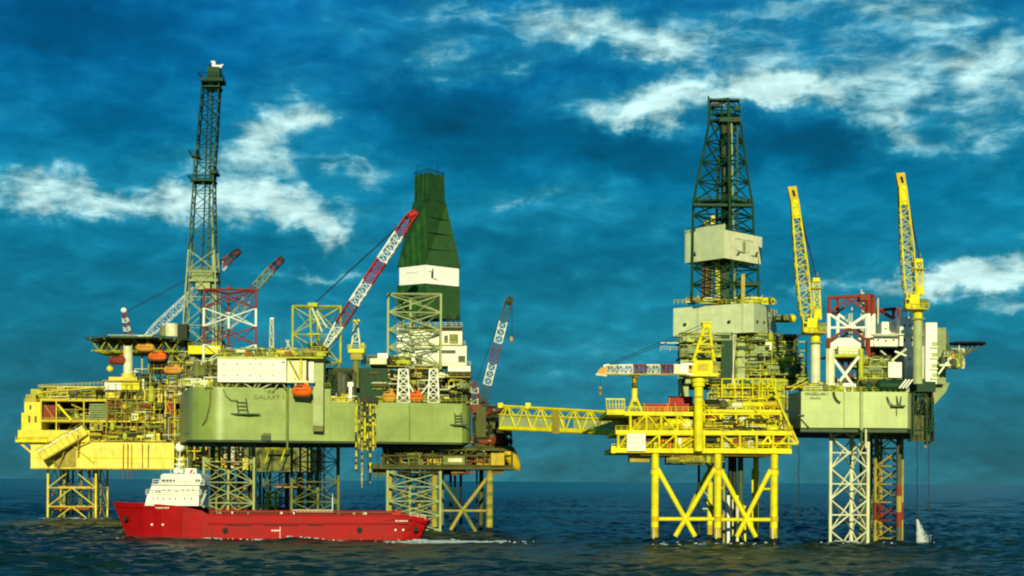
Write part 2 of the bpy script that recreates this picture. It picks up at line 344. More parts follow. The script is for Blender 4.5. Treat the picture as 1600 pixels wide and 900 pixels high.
def clutter(root, px0, px1, py0, py1, D0, D1, n, pal, seed, pipes=6, kinds='bvhpf', big=1.0):
    """deck equipment between two rows of the photo: cabinets, vessels, skids and runs of pipe, each a part standing in the given depth range"""
    R = random.Random(seed); n = int(n*1.5); pipes = int(pipes*1.3)
    def pt(): 
        D = R.uniform(D0, D1); return D
    for i in range(n):
        D = D0+(D1-D0)*R.random()**1.6; k = R.choice(kinds); m = R.choice(pal); px = R.uniform(px0, px1)
        a = P(px, py1, D); b = P(px, py0, D); H = b.z-a.z; w = R.uniform(1.0, 4.0)*big
        x0 = P(px0, py1, D).x; x1 = P(px1, py1, D).x; x = min(max(a.x, x0+w/2), x1-w/2) if x1-x0 > w else (x0+x1)/2
        mb = MB()
        if k == 'b':
            h = H*R.uniform(.25, .9); w *= .8; dz = R.uniform(1.2, 3); mb.box(x-w/2, x+w/2, D, D+dz, a.z, a.z+h, m)
            mb.box(x-w/2+.15*w, x-w/2+.45*w, D-.06, D, a.z+h*.15, a.z+h*.8, R.choice(pal))
            mb.box(x-w/2-.1, x+w/2+.1, D-.12, D+dz+.1, a.z+h+.002, a.z+h+.2, R.choice(pal))
            mb.tube((x-w*.3, D-.15, a.z+h+.2), (x-w*.3, D-.15, a.z+h+.2+R.uniform(.4, 2)), .1, R.choice(pal), 4); mb.box(x+w*.1, x+w*.35, D-.1, D, a.z+h*.45, a.z+h*.7, R.choice(pal)); part(mb, 'equipment_cabinet', root)
        elif k == 'v':
            h = H*R.uniform(.5, 1.0); r = min(w*.35, 1.3); mb.vessel((x, D, a.z), (x, D, a.z+h), r, m)
            mb.tube((x+r, D, a.z+h*.3), (x+r+.8, D, a.z+h*.3), .12, m, 5); mb.tube((x, D, a.z+h), (x, D, a.z+h+.7), .12, m, 5); part(mb, 'vertical_vessel', root)
        elif k == 'h':
            r = min(H*.25, R.uniform(.5, 1.2)*big); l = R.uniform(3, 7)*big; l = min(l, x1-x0); z = a.z+r+H*R.uniform(.1, .5); x = min(max(x, x0+l/2), x1-l/2)
            mb.vessel((x-l/2, D, z), (x+l/2, D, z), r, m); mb.box(x-l*.3-.2, x-l*.3+.2, D-.4, D+.4, a.z, z-r*.8, m); mb.box(x+l*.3-.2, x+l*.3+.2, D-.4, D+.4, a.z, z-r*.8, m); part(mb, 'horizontal_vessel', root)
        elif k == 'p':
            h = H*R.uniform(.4, .8)
            w *= .8
            for q in range(3):
                zz = a.z+h*(q+1)/3; mb.tube((x-w, D, zz), (x+w, D, zz), R.uniform(.1, .22), R.choice(pal), 5)
            for q in (-.9, .9): mb.tube((x+w*q, D+.25, a.z), (x+w*q, D+.25, a.z+h+.1), .12, m, 4)
            part(mb, 'pipe_rack', root)
        else:
            h = H*R.uniform(.6, 1.0); mb.box(x-w/2, x+w/2, D, D+1.5, a.z, a.z+.25, m)
            for sx in (-1, 1):
                for dy in (0, 1.4): mb.tube((x+sx*w/2, D+dy, a.z), (x+sx*w/2, D+dy, a.z+h), .11, m, 4)
            mb.tube((x-w/2, D, a.z+h), (x+w/2, D, a.z+h), .11, m, 4); mb.tube((x-w/2, D, a.z), (x+w/2, D, a.z+h), .09, m, 4)
            mb.box(x-w*.35, x+w*.35, D+.3, D+1.2, a.z+.25, a.z+h*.55, R.choice(pal)); part(mb, 'pump_skid', root)
    for i in range(pipes):
        mb = MB(); m = R.choice(pal); D = D0+(D1-D0)*R.random()**2; r = R.uniform(.09, .26)
        p = P(R.uniform(px0, px1), R.uniform(py0, py1), D); pts = [p]
        for q in range(R.randint(3, 6)):
            c = pts[-1].copy()
            if q % 2 == 0: c.x += R.uniform(-7, 7)
            else: c.z = P(px0, R.uniform(py0, py1), D).z
            xl, xh = P(px0, py1, D).x, P(px1, py1, D).x; c.x = min(max(c.x, xl), xh); pts.append(c)
        mb.path(pts, r, m); part(mb, 'pipe_run', root)

def framing(root, xs, ys, D, m, r=.22, diag=.35, seed=1, name='steel_frame', n=5):
    """open steelwork of posts, beams and some diagonals in the plane at depth D, pixel grid xs x ys"""
    R = random.Random(seed); mb = MB()
    for x in xs: mb.T((x, ys[0], D), (x, ys[-1], D), r, m, n)
    for y in ys: mb.T((xs[0], y, D), (xs[-1], y, D), r, m, n)
    for a, b in zip(xs, xs[1:]):
        for c, d in zip(ys, ys[1:]):
            if R.random() < diag:
                if R.random() < .5: mb.T((a, c, D), (b, d, D), r*.75, m, 4)
                else: mb.T((b, c, D), (a, d, D), r*.75, m, 4)
    return part(mb, name, root)
def deck_edge(root, px0, px1, py, D, dep, m, th=3.0, rail=True, name='deck'):
    mb = MB().B(px0, px1, py, py+th, D, dep, m); d = part(mb, name, root)
    if rail:
        a = P(px0, py, D+.2); b = P(px1, py, D+.2); part(MB().rail(a, b, m), 'railing', d)
    return d
# ------------------------------------------------------------------ sea
def build_sea():
    def axis(lo, hi, step, far_lo, far_hi):
        c = list(np.arange(lo, hi+step, step)); a, d = [], step
        x = lo
        while x > far_lo: d *= 1.05; x -= d; a.append(x)
        b, d, x = [], step, c[-1]
        while x < far_hi: d *= 1.05; x += d; b.append(x)
        return np.array(a[::-1]+c+b)
    xs = axis(-190, 190, 1.5, -60000, 60000)
    yl = [225.0]
    while yl[-1] < 2600: yl.append(yl[-1]*1.0034)
    d = 9.0
    while yl[-1] < 90000: d *= 1.12; yl.append(yl[-1]+d)
    d, y0 = 1.0, 225.0; fr = []
    while y0 > -3000: d *= 1.2; y0 -= d; fr.append(y0)
    ys = np.array(fr[::-1]+yl)
    X, Y = np.meshgrid(xs, ys); Z = np.zeros_like(X); rs = np.random.RandomState(4)
    fade = np.clip(1-(np.abs(X)-900)/2500, 0, 1)*np.clip(1-(Y-1500)/6000, 0, 1)*np.clip((Y-100)/120, 0, 1)
    DX = np.zeros_like(X); DY = np.zeros_like(X)
    for i in range(70):
        lam = 1.8*(6.5**rs.rand()); th = rs.normal(-1.05, .55); k = 2*math.pi/lam; a = .0150*lam**.80*rs.uniform(.5, 1.25)
        ph = k*(X*math.cos(th)+Y*math.sin(th))+rs.rand()*6.28
        Z += a*np.cos(ph); DX -= a*.8*math.cos(th)*np.sin(ph); DY -= a*.8*math.sin(th)*np.sin(ph)
    gust = .8+.35*(np.sin(X*.021+Y*.013)*np.sin(Y*.017-X*.008+1.3))
    Z *= gust
    V = np.stack([X+DX*fade, Y+DY*fade, Z*fade], -1).reshape(-1, 3)
    global SEA; SEA = (xs, ys, Z*fade)
    nx, ny = len(xs), len(ys)
    idx = np.arange(nx*ny).reshape(ny, nx); q = np.stack([idx[:-1,:-1], idx[:-1,1:], idx[1:,1:], idx[1:,:-1]], -1).reshape(-1, 4)
    me = bpy.data.meshes.new('sea'); me.vertices.add(len(V)); me.vertices.foreach_set('co', V.ravel())
    me.loops.add(q.size); me.loops.foreach_set('vertex_index', q.ravel().astype(np.int32))
    me.polygons.add(len(q)); me.polygons.foreach_set('loop_start', np.arange(0, q.size, 4, dtype=np.int32)); me.polygons.foreach_set('loop_total', np.full(len(q), 4, dtype=np.int32))
    me.polygons.foreach_set('use_smooth', np.ones(len(q), dtype=bool)); me.update(calc_edges=True)
    o = bpy.data.objects.new('sea', me); COL.objects.link(o); o['kind'] = 'structure'; o['label'] = 'dark green blue choppy open sea with small whitecaps'
    m = bpy.data.materials.new('sea_water'); m.use_nodes = True; nt = m.node_tree; N = nt.nodes.new; L = nt.links.new; b = nt.nodes['Principled BSDF']
    tc = N('ShaderNodeTexCoord'); sep = N('ShaderNodeSeparateXYZ'); L(tc.outputs['Object'], sep.inputs[0])
    def noise(sx, sy, sc, det, ro):
        mp = N('ShaderNodeMapping'); mp.inputs['Scale'].default_value = (sx, sy, 1); mp.inputs['Rotation'].default_value = (0, 0, .25); L(tc.outputs['Object'], mp.inputs[0])
        n = N('ShaderNodeTexNoise'); n.inputs['Scale'].default_value = sc; n.inputs['Detail'].default_value = det; n.inputs['Roughness'].default_value = ro; L(mp.outputs[0], n.inputs['Vector']); return n
    big = noise(.010, .004, 1, 4, .55); fine = noise(.85, .45, 1, 6, .62); mid = noise(.10, .045, 1, 5, .6)
    cr = N('ShaderNodeValToRGB'); L(big.outputs[0], cr.inputs[0]); cr.color_ramp.elements[0].position = .35; cr.color_ramp.elements[0].color = (.0034, .0170, .0135, 1)
    cr.color_ramp.elements[1].position = .7; cr.color_ramp.elements[1].color = (.0075, .034, .0265, 1)
    # whitecaps where crests stand high
    h = N('ShaderNodeMath'); h.operation = 'MULTIPLY_ADD'; L(sep.outputs[2], h.inputs[0]); h.inputs[1].default_value = .42; L(mid.outputs[0], h.inputs[2])
    h2 = N('ShaderNodeMath'); h2.operation = 'MULTIPLY_ADD'; L(fine.outputs[0], h2.inputs[0]); h2.inputs[1].default_value = .30; L(h.outputs[0], h2.inputs[2])
    mr = N('ShaderNodeMapRange'); L(h2.outputs[0], mr.inputs[0]); mr.inputs[1].default_value = 1.12; mr.inputs[2].default_value = 1.34
    mx = N('ShaderNodeMix'); mx.data_type = 'RGBA'; L(mr.outputs[0], mx.inputs[0]); L(cr.outputs[0], mx.inputs[6]); mx.inputs[7].default_value = (.42, .50, .50, 1)
    L(mx.outputs[2], b.inputs['Base Color'])
    ra = N('ShaderNodeMapRange'); L(mr.outputs[0], ra.inputs[0]); ra.inputs[3].default_value = .20; ra.inputs[4].default_value = .9; L(ra.outputs[0], b.inputs['Roughness'])
    b.inputs['IOR'].default_value = 1.33; b.inputs['Specular IOR Level'].default_value = .22; b.inputs['Specular Tint'].default_value = (1, .92, .36, 1)
    ad = N('ShaderNodeMath'); ad.operation = 'MULTIPLY_ADD'; L(mid.outputs[0], ad.inputs[0]); ad.inputs[1].default_value = 2.6; L(fine.outputs[0], ad.inputs[2])
    bp = N('ShaderNodeBump'); bp.inputs['Strength'].default_value = .6; bp.inputs['Distance'].default_value = 1.1; L(ad.outputs[0], bp.inputs['Height']); L(bp.outputs[0], b.inputs['Normal'])
    me.materials.append(m); return o
build_sea()

def sea_z(x, y):
    xs, ys, Z = SEA; i = min(max(int(np.searchsorted(xs, x)), 1), len(xs)-1); j = min(max(int(np.searchsorted(ys, y)), 1), len(ys)-1)
    return float(max(Z[j, i], Z[j-1, i], Z[j, i-1], Z[j-1, i-1]))
def foam(name, label, cx, cy, lx, ly, n, seed, kind='stuff'):
    """broken foam: many small low irregular mounds of froth lying on the water"""
    R = random.Random(seed); mb = MB()
    for i in range(n*2):
        t = R.gauss(0, .42); x = cx+lx/2*t; y = cy+ly/2*R.gauss(0, .4); a = R.uniform(.12, .8)*(1.15-min(1, abs(t))*.6); b = a*R.uniform(.6, 1.6); k = 7; z = sea_z(x, y)
        ph = R.random()*6; ring = [(x+a*R.uniform(.5, 1.4)*math.cos(ph+2*math.pi*j/k), y+b*R.uniform(.5, 1.4)*math.sin(ph+2*math.pi*j/k), z-.15) for j in range(k)]
        hgt = R.uniform(.03, .16); vs = ring+[(x+(p[0]-x)*.6, y+(p[1]-y)*.6, z+hgt*R.uniform(.5, 1)) for p in ring]+[(x, y, z+hgt)]
        fs = [(j, (j+1) % k, k+(j+1) % k, k+j) for j in range(k)]+[(k+j, k+(j+1) % k, 2*k) for j in range(k)]
        mb.add(vs, fs, 'foam')
    o = solo(mb, name, label, None, (cx, cy, 0), smooth=True, kind=kind); o['category'] = 'foam'; return o

# ------------------------------------------------------------------ supply ship
def build_ship():
    D = 448; cx = lambda px, py=820: P(px, py, D).x
    zz = lambda py, px: P(px, py, D).z
    root = thing('supply_ship', 'long red supply ship with white bridge near its bow, passing under the rigs', 'ship', (cx(425), D+9, 0))
    hb = 8.6; yc = D+9
    # hull stations: (px at deck, px at keel line, half breadth deck, half breadth water, deck py)
    st = [(176,199,.25,.15,784),(186,203,2.2,.9,785),(200,210,4.4,2.2,786),(222,226,6.6,4.4,787),(252,254,8.0,6.8,788),(285,285,8.6,8.2,791),(316,316,8.6,8.6,798),(325,325,8.6,8.6,804.5),(420,420,8.6,8.6,804.5),(520,520,8.6,8.6,804.5),(600,600,8.6,8.5,804),(630,628,8.5,8.0,805),(650,645,8.2,6.8,807),(668,655,7.6,5.5,814)]
    mb = MB(); rows = []
    for (pd, pk, bd, bw, py) in st:
        xd, xk = P(pd, py, yc-bd).x, P(pk, 842, yc-bw).x; zd = P(pd, py, yc-bd).z; r = []
        for t in (0, .06, .22, .5, .8, 1.0):
            z = -1.6+(zd+1.6)*t; x = xk+(xd-xk)*max(0, (z/zd if z > 0 else 0)); f = max(0, z/zd); b = bw+(bd-bw)*f**1.5
            r.append((x, b, z))
        rows.append(r)
    n = len(rows[0]); vs = []
    for r in rows:
        vs += [(x, yc-b, z) for x, b, z in r]+[(x, yc+b, z) for x, b, z in r]
    for i in range(len(rows)-1):
        for j in range(n-1):
            for s in (0, n):
                a = i*2*n+s+j; q = (a, a+2*n, a+2*n+1, a+1)
                mb.add([vs[k] for k in q], [(0,1,2,3) if s == 0 else (3,2,1,0)], 'ship_boot' if j < 2 else 'ship_red')
        # main deck 1.2 m under the bulwark top
        a = [rows[i][-1], rows[i+1][-1]]
        mb.add([(a[0][0], yc-a[0][1]+.05, a[0][2]-1.2), (a[1][0], yc-a[1][1]+.05, a[1][2]-1.2), (a[1][0], yc+a[1][1]-.05, a[1][2]-1.2), (a[0][0], yc+a[0][1]-.05, a[0][2]-1.2)], [(0,1,2,3)], 'green_dark')
    r = rows[-1]; mb.add([(x, yc-b, z) for x, b, z in r]+[(x, yc+b, z) for x, b, z in r[::-1]], [tuple(range(2*n))], 'ship_red')
    hull = part(mb, 'hull', root, smooth=False)
    zd = zz(804.5, 460)
    # rubbing strakes and freeing ports
    mb = MB()
    mb.tube((cx(325), yc-8.75, zz(818,325)), (cx(640), yc-8.75, zz(818,640)), .22, 'ship_red', 6)
    mb.tube((cx(325), yc-8.7, zd), (cx(640), yc-8.6, zd), .2, 'ship_red', 6); part(mb, 'rubbing_strake', hull)
    for a, b in ((352,392),(412,466),(480,505)):
        part(MB().box(cx(a), cx(b), yc-8.72, yc-8.55, zz(821.6,a), zz(820.2,a), 'black'), 'freeing_port', hull)
    for px, py, rr in ((196,811,.6),(352,829,.72),(562,828,.72),(650,827,.65)):
        off = {196: 3.6, 650: 8.5}.get(px, 8.8)
        part(MB().lathe((P(px,py,yc-off).x, yc-off, zz(py,px)), [(-.5,rr*.55),(-.5,rr),(.3,rr),(.3,rr*.55)], 'black', 12, 'y'), 'tyre_fender', root)
    for px, py, off in ((234,820,6.1),(253,820,7.6),(618,828,8.6),(630,828,8.5)):
        part(MB().lathe((cx(px), yc-off-.1, zz(py,px)), [(-.2,.28),(.2,.28)], 'letter_white', 10, 'y'), 'fairlead', hull)
    # name strips: illegible strokes in pale paint
    def strokes(p0, p1, py, off, m, n, seed):
        R = random.Random(seed); mb = MB()
        for i in range(n):
            px = p0+(p1-p0)*i/n; w = (p1-p0)/n*R.uniform(.4, .75)
            mb.box(cx(px), cx(px+w), yc-off-.05, yc-off, zz(py+1.1,px), zz(py-R.uniform(.6,1.2),px), m)
        part(mb, 'lettering', hull)
    strokes(242, 264, 793.5, 8.05, 'letter_white', 8, 1); strokes(618, 638, 814, 8.6, 'letter_white', 7, 2); strokes(424, 440, 829, 8.65, 'letter_white', 4, 5)
    part(MB().box(cx(437), cx(437.7), yc-8.66, yc-8.6, zz(841,437), zz(823,437), 'letter_white'), 'load_line', hull)
    R = random.Random(31)
    for i in range(14):
        px = R.uniform(330, 640); part(MB().box(cx(px), cx(px+R.uniform(.5,1.1)), yc-8.64, yc-8.59, zz(R.uniform(826,838),px), zz(819.5,px), 'ship_boot'), 'rust_streak', hull)
    # cargo rail: uprights and inner crash barrier seen over the deck
    mb = MB(); R = random.Random(8)
    mb.box(cx(328), cx(612), yc-5.6, yc-5.3, zd-1.2, zd+.75, 'redbrown'); mb.box(cx(328), cx(612), yc+5.3, yc+5.6, zd-1.2, zd+.75, 'redbrown')
    for i in range(48):
        x = cx(328+i*6); mb.box(x-.12, x+.12, yc-8.3, yc-8.05, zd, zd+1.0, 'redbrown')
    mb.tube((cx(326), yc-8.2, zd+1.05), (cx(618), yc-8.2, zd+1.05), .13, 'ship_red', 5); part(mb, 'cargo_rail', root)
    mb = MB(); mb.box(cx(452), cx(516), yc-3, yc+3, zd-.6, zd+1.25, 'cream'); part(mb, 'cargo_deck_house', root)
    mb = MB(); mb.tube((cx(515), yc-2, zd), (cx(515), yc-2, zd+4.6), .13, 'white', 6); mb.tube((cx(515), yc-2, zd+4.6), (cx(515), yc-2, zd+5.6), .06, 'white', 5); part(mb, 'mast', root)
    for px, w, h, c in ((337,7,1.3,'grey_green'),(360,3,1.2,'cream'),(385,4,.9,'grey_green'),(437,3,1.0,'cream'),(457,3,1.6,'white'),(525,5,1.0,'steel_mid'),(549,5,1.4,'grey_green'),(566,6,1.2,'cream')):
        part(MB().box(cx(px), cx(px+w), yc-7.6, yc-6.4, zd-1, zd+h*.75, c), 'deck_fitting', root)
    # stern details
    part(MB().box(cx(612), cx(626), yc-7.9, yc-6, zd-1, zd+1.3, 'red'), 'stern_winch', root); part(MB().rail((cx(640), yc-7.6, zz(808,640)), (cx(664), yc-7.2, zz(812,664)), 'white', r=.07), 'railing', root)
    # superstructure
    sup = MB()
    def pr(p0b, p1b, p0t, p1t, pb, pt, hb0, hb1, m='white'):
        zb, zt = zz(pb, p0b), zz(pt, p0t)
        sup.hexa([(cx(p0b),yc-hb0,zb),(cx(p1b),yc-hb0,zb),(cx(p1b),yc+hb0,zb),(cx(p0b),yc+hb0,zb),(cx(p0t),yc-hb1,zt),(cx(p1t),yc-hb1,zt),(cx(p1t),yc+hb1,zt),(cx(p0t),yc+hb1,zt)], m)
    pr(224,308.5,228,308.5,790,772,7.4,7.2); pr(229,308.5,235,308.5,771.9,756,6.9,6.7)
    sp = part(sup, 'superstructure', root)
    sup = MB(); pr(243,309,247,313,755.9,748.5,6.2,6.8); pr(247,311,250,309,743.5,740,6.7,6.0); sup.hexa([(cx(248),yc-6.5,zz(748.5,250)),(cx(312),yc-6.5,zz(748.5,250)),(cx(312),yc+6.5,zz(748.5,250)),(cx(248),yc+6.5,zz(748.5,250)),(cx(247.5),yc-6.6,zz(743.5,250)),(cx(311),yc-6.6,zz(743.5,250)),(cx(311),yc+6.6,zz(743.5,250)),(cx(247.5),yc+6.6,zz(743.5,250))], 'white')
    br = part(sup, 'bridge', root)
    for a, b in ((250,254.5),(256.5,259.5),(261.5,265),(267.5,270),(302.5,309.5)):
        part(MB().box(cx(a), cx(b), yc-6.75, yc-6.5, zz(753.0,a), zz(748.3,a), 'glass'), 'window', br)
    for a, py in ((236,779),(252,779),(271,779),(296,779),(252,765),(260,765),(282,765),(298,765),(241,768),(245.5,768),(272,767),(243,778),(262,779),(285,779),(290,765)):
        part(MB().box(cx(a), cx(a+2.2), yc-7.42, yc-6.8, zz(py+1.4,a), zz(py-1.0,a), 'glass'), 'window', sp)
    mb = MB()
    for py, a, b, o in ((772,226,312,7.5),(756,236,316,7.0)):
        mb.rail((cx(a),yc-o,zz(py,a)), (cx(b),yc-o,zz(py,b)), 'white', r=.08, sp=1.6)
    for a, b, py in ((226,312,772),(234,318,756.4)): mb.box(cx(a), cx(b), yc-7.7, yc+7.7, zz(py+.9,a), zz(py,a), 'white')
    mb.stair((cx(309.5),yc-5,zz(790,310)), (cx(317),yc-5,zz(772,310)), (0,.9,0), 'white'); part(mb, 'side_gallery', sp)
    mb = MB(); mb.box(cx(283),cx(301),yc-4.2,yc-1.2,zz(741,290),zz(731.5,290),'white'); fn = part(mb, 'funnel', root)
    lg = MB(); x0, z0 = cx(290), zz(739.5,290)      # red slanted flame-like emblem on the funnel
    lg.prism([(0,0)]*0 or [(0,0),(.5,0),(.5,.1),(0,.1)], 0, 0.0, 'red') if False else None
    lg.hexa([(x0,yc-4.28,z0),(x0+.5,yc-4.28,z0-.1),(x0+.5,yc-4.2,z0-.1),(x0,yc-4.2,z0),(x0+.35,yc-4.28,z0+.9),(x0+1.1,yc-4.28,z0+1.1),(x0+1.1,yc-4.2,z0+1.1),(x0+.35,yc-4.2,z0+.9)], 'red'); part(lg, 'emblem', fn)
    part(MB().box(cx(296), cx(298.5), yc-4.27, yc-4.2, zz(750,296)+1.6, zz(747,296)+1.6, 'black'), 'vent', fn)
    mb = MB(); z0 = zz(740,270)
    mb.tube((cx(269),yc,z0),(cx(270),yc,z0+6.6),.26,'white',6,.1); mb.tube((cx(262),yc-1,z0),(cx(269),yc,z0+3.4),.13,'white',5); mb.tube((cx(276),yc+1,z0),(cx(269),yc,z0+3.4),.13,'white',5)
    mb.box(cx(262),cx(277),yc-.3,yc+.3,z0+2.4,z0+2.7,'white'); mb.box(cx(265),cx(274),yc-.5,yc+.5,z0+3.7,z0+4.0,'white'); mb.tube((cx(258),yc-2,z0),(cx(258),yc-2,z0+3.4),.08,'white',5); mb.tube((cx(280),yc+2,z0),(cx(280),yc+2,z0+4.6),.08,'white',5)
    part(mb, 'radar_mast', root)
    for px, dz, rr in ((268,1.0,.8),(276,.7,.6)): part(MB().lathe((cx(px),yc-3,z0+.1),[(0,.2),(dz*.2,rr),(dz,rr),(dz+rr*.6,rr*.5),(dz+rr*.75,.05)],'white',12), 'radome', root, smooth=True)
build_ship()
foam('wake_foam', 'white churned wake trailing behind the red ship stern', P(700,848,438).x, 437, 30, 13, 900, 3)
foam('bow_foam', 'thin foam along the red ship waterline', P(430,842,438).x, 446.5, 66, 4, 40, 5)
# ------------------------------------------------------------------ left production platform (far yellow one)
def orange_boat(name, label, loc, L_=7.5, m='orange', group='lifeboats hanging under the deck edges'):
    r = thing(name, label, 'lifeboat', loc, group)
    mb = MB(); x, y, z = loc; n = 12; R = []
    prof = [(-.5,.10,.55),(-.46,.45,.35),(-.36,.78,.12),(-.15,1.0,.0),(.15,1.0,.0),(.36,.78,.12),(.46,.45,.35),(.5,.10,.55)]
    vs = []
    for t, w, k in prof:
        for j in range(n):
            a = 2*math.pi*j/n; hx = x+t*L_; hy = y+math.cos(a)*1.6*w; s = math.sin(a); hz = z+1.9+(1.9*(1-k) if s < 0 else 1.75*w)*s
            vs.append((hx, hy, hz))
    fs = [(i*n+j, i*n+(j+1) % n, (i+1)*n+(j+1) % n, (i+1)*n+j) for i in range(len(prof)-1) for j in range(n)]+[tuple(range(n-1,-1,-1)), tuple(range((len(prof)-1)*n, len(prof)*n))]
    mb.add(vs, fs, m); h = part(mb, 'hull', r, smooth=True)
    part(MB().box(x-L_*.3, x+L_*.3, y-1.68, y+1.68, z+1.8, z+2.05, 'redbrown'), 'gunwale', r)
    part(MB().box(x-L_*.26, x+L_*.05, y-1.5, y-1.35, z+2.75, z+3.15, 'glass'), 'window', r)
    part(MB().box(x-L_*.42, x+L_*.42, y-.14, y+.14, z-.12, z+.35, 'steel_dark'), 'keel', r)
    part(MB().box(x+L_*.12, x+L_*.28, y-.6, y+.6, z+3.4, z+4.2, m), 'conning_tower', r)
    mb = MB()
    for s in (-.33, .33): mb.tube((x+s*L_, y, z+3), (x+s*L_, y, z+5.6), .07, 'steel_dark', 4)
    part(mb, 'fall_wire', r)
    return r

def lattice_mast(rings_px, D, dep, rc, rb, m, style='X', mb=None):
    """square mast from rows of (py, px_left, px_right)"""
    R = []
    for py, a, b in rings_px:
        p, q = P(a, py, D), P(b, py, D); w = (q.x-p.x)*dep; z = p.z
        R.append([Vector((p.x, D-w/2, z)), Vector((q.x, D-w/2, z)), Vector((q.x, D+w/2, z)), Vector((p.x, D+w/2, z))])
    mb = mb or MB(); mb.rings(R, rc, rb, m, style); return mb

def boom_mesh(a, b, w0, wm, w1, n, mf, mb=None, rc=.16, rb=.09, style='Z', taper=(.18,.75)):
    """lattice jib from point a to point b, square section: width w0 at the heel, wm along the middle, w1 at the tip"""
    a = Vector(a); b = Vector(b); d = (b-a).normalized(); side = d.cross(Vector((0,1,0)))
    up = side.normalized() if side.length > .01 else Vector((0,0,1)); dp = d.cross(up).normalized(); R = []
    for i in range(n+1):
        t = i/n
        w = w0+(wm-w0)*t/taper[0] if t < taper[0] else (wm if t < taper[1] else wm+(w1-wm)*(t-taper[1])/(1-taper[1]))
        c = a.lerp(b, t); R.append([c+up*w/2+dp*w/2, c+up*w/2-dp*w/2, c-up*w/2-dp*w/2, c-up*w/2+dp*w/2])
    mb = mb or MB(); mb.rings(R, rc, rb, mf, style); return mb

def build_puq():
    D = 680; root = thing('production_platform', 'bright yellow production platform on lattice legs, farthest left, behind the supply ship bow', 'oil platform', tuple(P(190, 735, D+30).xy)+(0,))
    pal = ['yellow_pale','mustard','yellow_green','olive','olive_dark','steel_dark','yellow','steel_mid','cream','gap_shade','grey_green']
    palb = ['yellow_pale','yellow_pale','mustard','yellow_green','olive','cream','grey_green','steel_dark','yellow_deep','olive_dark','cream','gap_shade','black','olive','steel_dark','redbrown']  # near-black entries paint thin shadows among the equipment
    # base box
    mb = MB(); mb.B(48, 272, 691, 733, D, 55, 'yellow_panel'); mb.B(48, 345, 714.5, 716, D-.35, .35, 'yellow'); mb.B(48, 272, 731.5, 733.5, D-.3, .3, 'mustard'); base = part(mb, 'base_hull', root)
    mb = MB(); mb.B(273, 400, 700, 733, D+18, 40, 'olive_dark'); mb.B(396, 486, 700, 737, D+10, 45, 'olive'); part(mb, 'base_hull', root, 'part of the base hull coloured dark olive as if shaded')  # olive tones paint the green rig's shadow on this part
    for i, (a, b) in enumerate(((192,193),(199,200.2),(205,205.7),(222,222.8),(231,232))):
        part(MB().B(a, b, 694, 748 if i in (1,2,0) else 731, D-1.0, .4, 'rust'), 'drain_pipe', base)
    # stepped accommodation end at the left
    mb = MB(); mb.B(38, 63, 628, 672, D+2, 40, 'yellow_pale'); mb.B(33.5, 38, 645, 672, D+3, 30, 'yellow'); mb.B(28, 32, 672, 690, D-1, 30, 'yellow'); mb.B(32, 140, 672, 690.8, D-1.6, 30, 'yellow_pale'); mb.B(24, 74, 687, 691, D-3, 30, 'yellow'); mb.B(40, 56, 616, 628, D+8, 20, 'mustard'); mb.B(48, 64, 608, 618, D+10, 16, 'yellow_green')
    part(mb, 'end_module', root)
    mb = MB(); mb.T((30,691,D),(50,708,D+1),.5,'yellow_pale'); mb.T((44,691,D),(54,702,D+1),.35,'yellow_pale')
    for px in (30,36,42,48): mb.T((px,691,D-2),(px,684,D-2),.15,'yellow',4)
    part(mb, 'bracket', root)
    a, b = P(24,687,D-2.8), P(74,687,D-2.8); part(MB().rail(a, b, 'yellow', sp=1.4), 'railing', root)
    for p0, p1, q0, q1 in ((44,47,650,660),(54,57,650,660),(46,49,633,640),(104,108,676,686),(120,124,676,686)): part(MB().B(p0, p1, q0, q1, D+1.8 if p0 < 60 else D-1.8, .3, 'olive_dark'), 'door', root)
    part(MB().rail(P(38,628,D+2.2), P(63,628,D+2.2), 'yellow_pale', sp=1.3), 'railing', root)
    # interior backing, near-black to paint the shade between decks; blocks daylight
    part(MB().B(66, 140, 612, 692, D+16, 26, 'gap_shade').B(141, 330, 612, 692, D+9, 33, 'gap_shade'), 'shade_backing', root)
    # decks
    for py, a, b, th in ((624.5,62,166,2.2),(628,166,330,1.6),(657,64,262,2.6),(688,140,330,2.4),(641,166,228,1.2),(673,170,262,1.2)):
        deck_edge(root, a, b, py, D+.5, 17, 'yellow_pale' if th > 2 else 'mustard', th)
    framing(root, [64,88,131,166], [624,657,689], D+.2, 'yellow_pale', .28, .2, 5)
    framing(root, [166,190,214,225], [624,645,689], D-.6, 'mustard', .2, .5, 51); framing(root, [226,241,259,273], [609,660,689], D+.1, 'yellow_pale', .26, .2, 52)
    framing(root, [168,180,197,205,236,250], [598,631,668], D-1.6, 'mustard', .12, .55, 53)
    framing(root, [66,92,118,140,158,176,190,210,230,250,265,280], [607,615,624,640,657,689], D+8, 'mustard', .22, .3, 6)
    # big braced bay at the left with red brown doors
    mb = MB(); mb.T((90,632,D-.2),(112,657,D-.2),.5,'yellow'); mb.T((112,632,D-.2),(130,640,D-.2),.3,'mustard'); part(mb, 'brace', root)
    for a, b, c, d in ((68,86,633,656),(257,272,627,652),(257,272,662,686)):
        part(MB().B(a, b, c, d, D+.9, .4, 'redbrown'), 'blast_wall', root)
        part(MB().T((a+2,c,D+.6),(b-1,d,D+.6),.18,'orange_dull',4), 'brace', root)
    mb = MB()
    for i in range(7): mb.B(140, 165, 631+i*3.6, 633.3+i*3.6, D-.4, .8, 'grey_green')
    part(mb, 'louvre', root)
    # upper equipment
    part(MB().B(163.5, 189.5, 596, 609, D+1, 8, 'white'), 'control_cabin', root, 'white cabin on the top deck'); part(MB().B(189.8, 218, 596, 609, D+1, 8, 'yellow'), 'control_cabin', root, 'yellow cabin on the top deck')
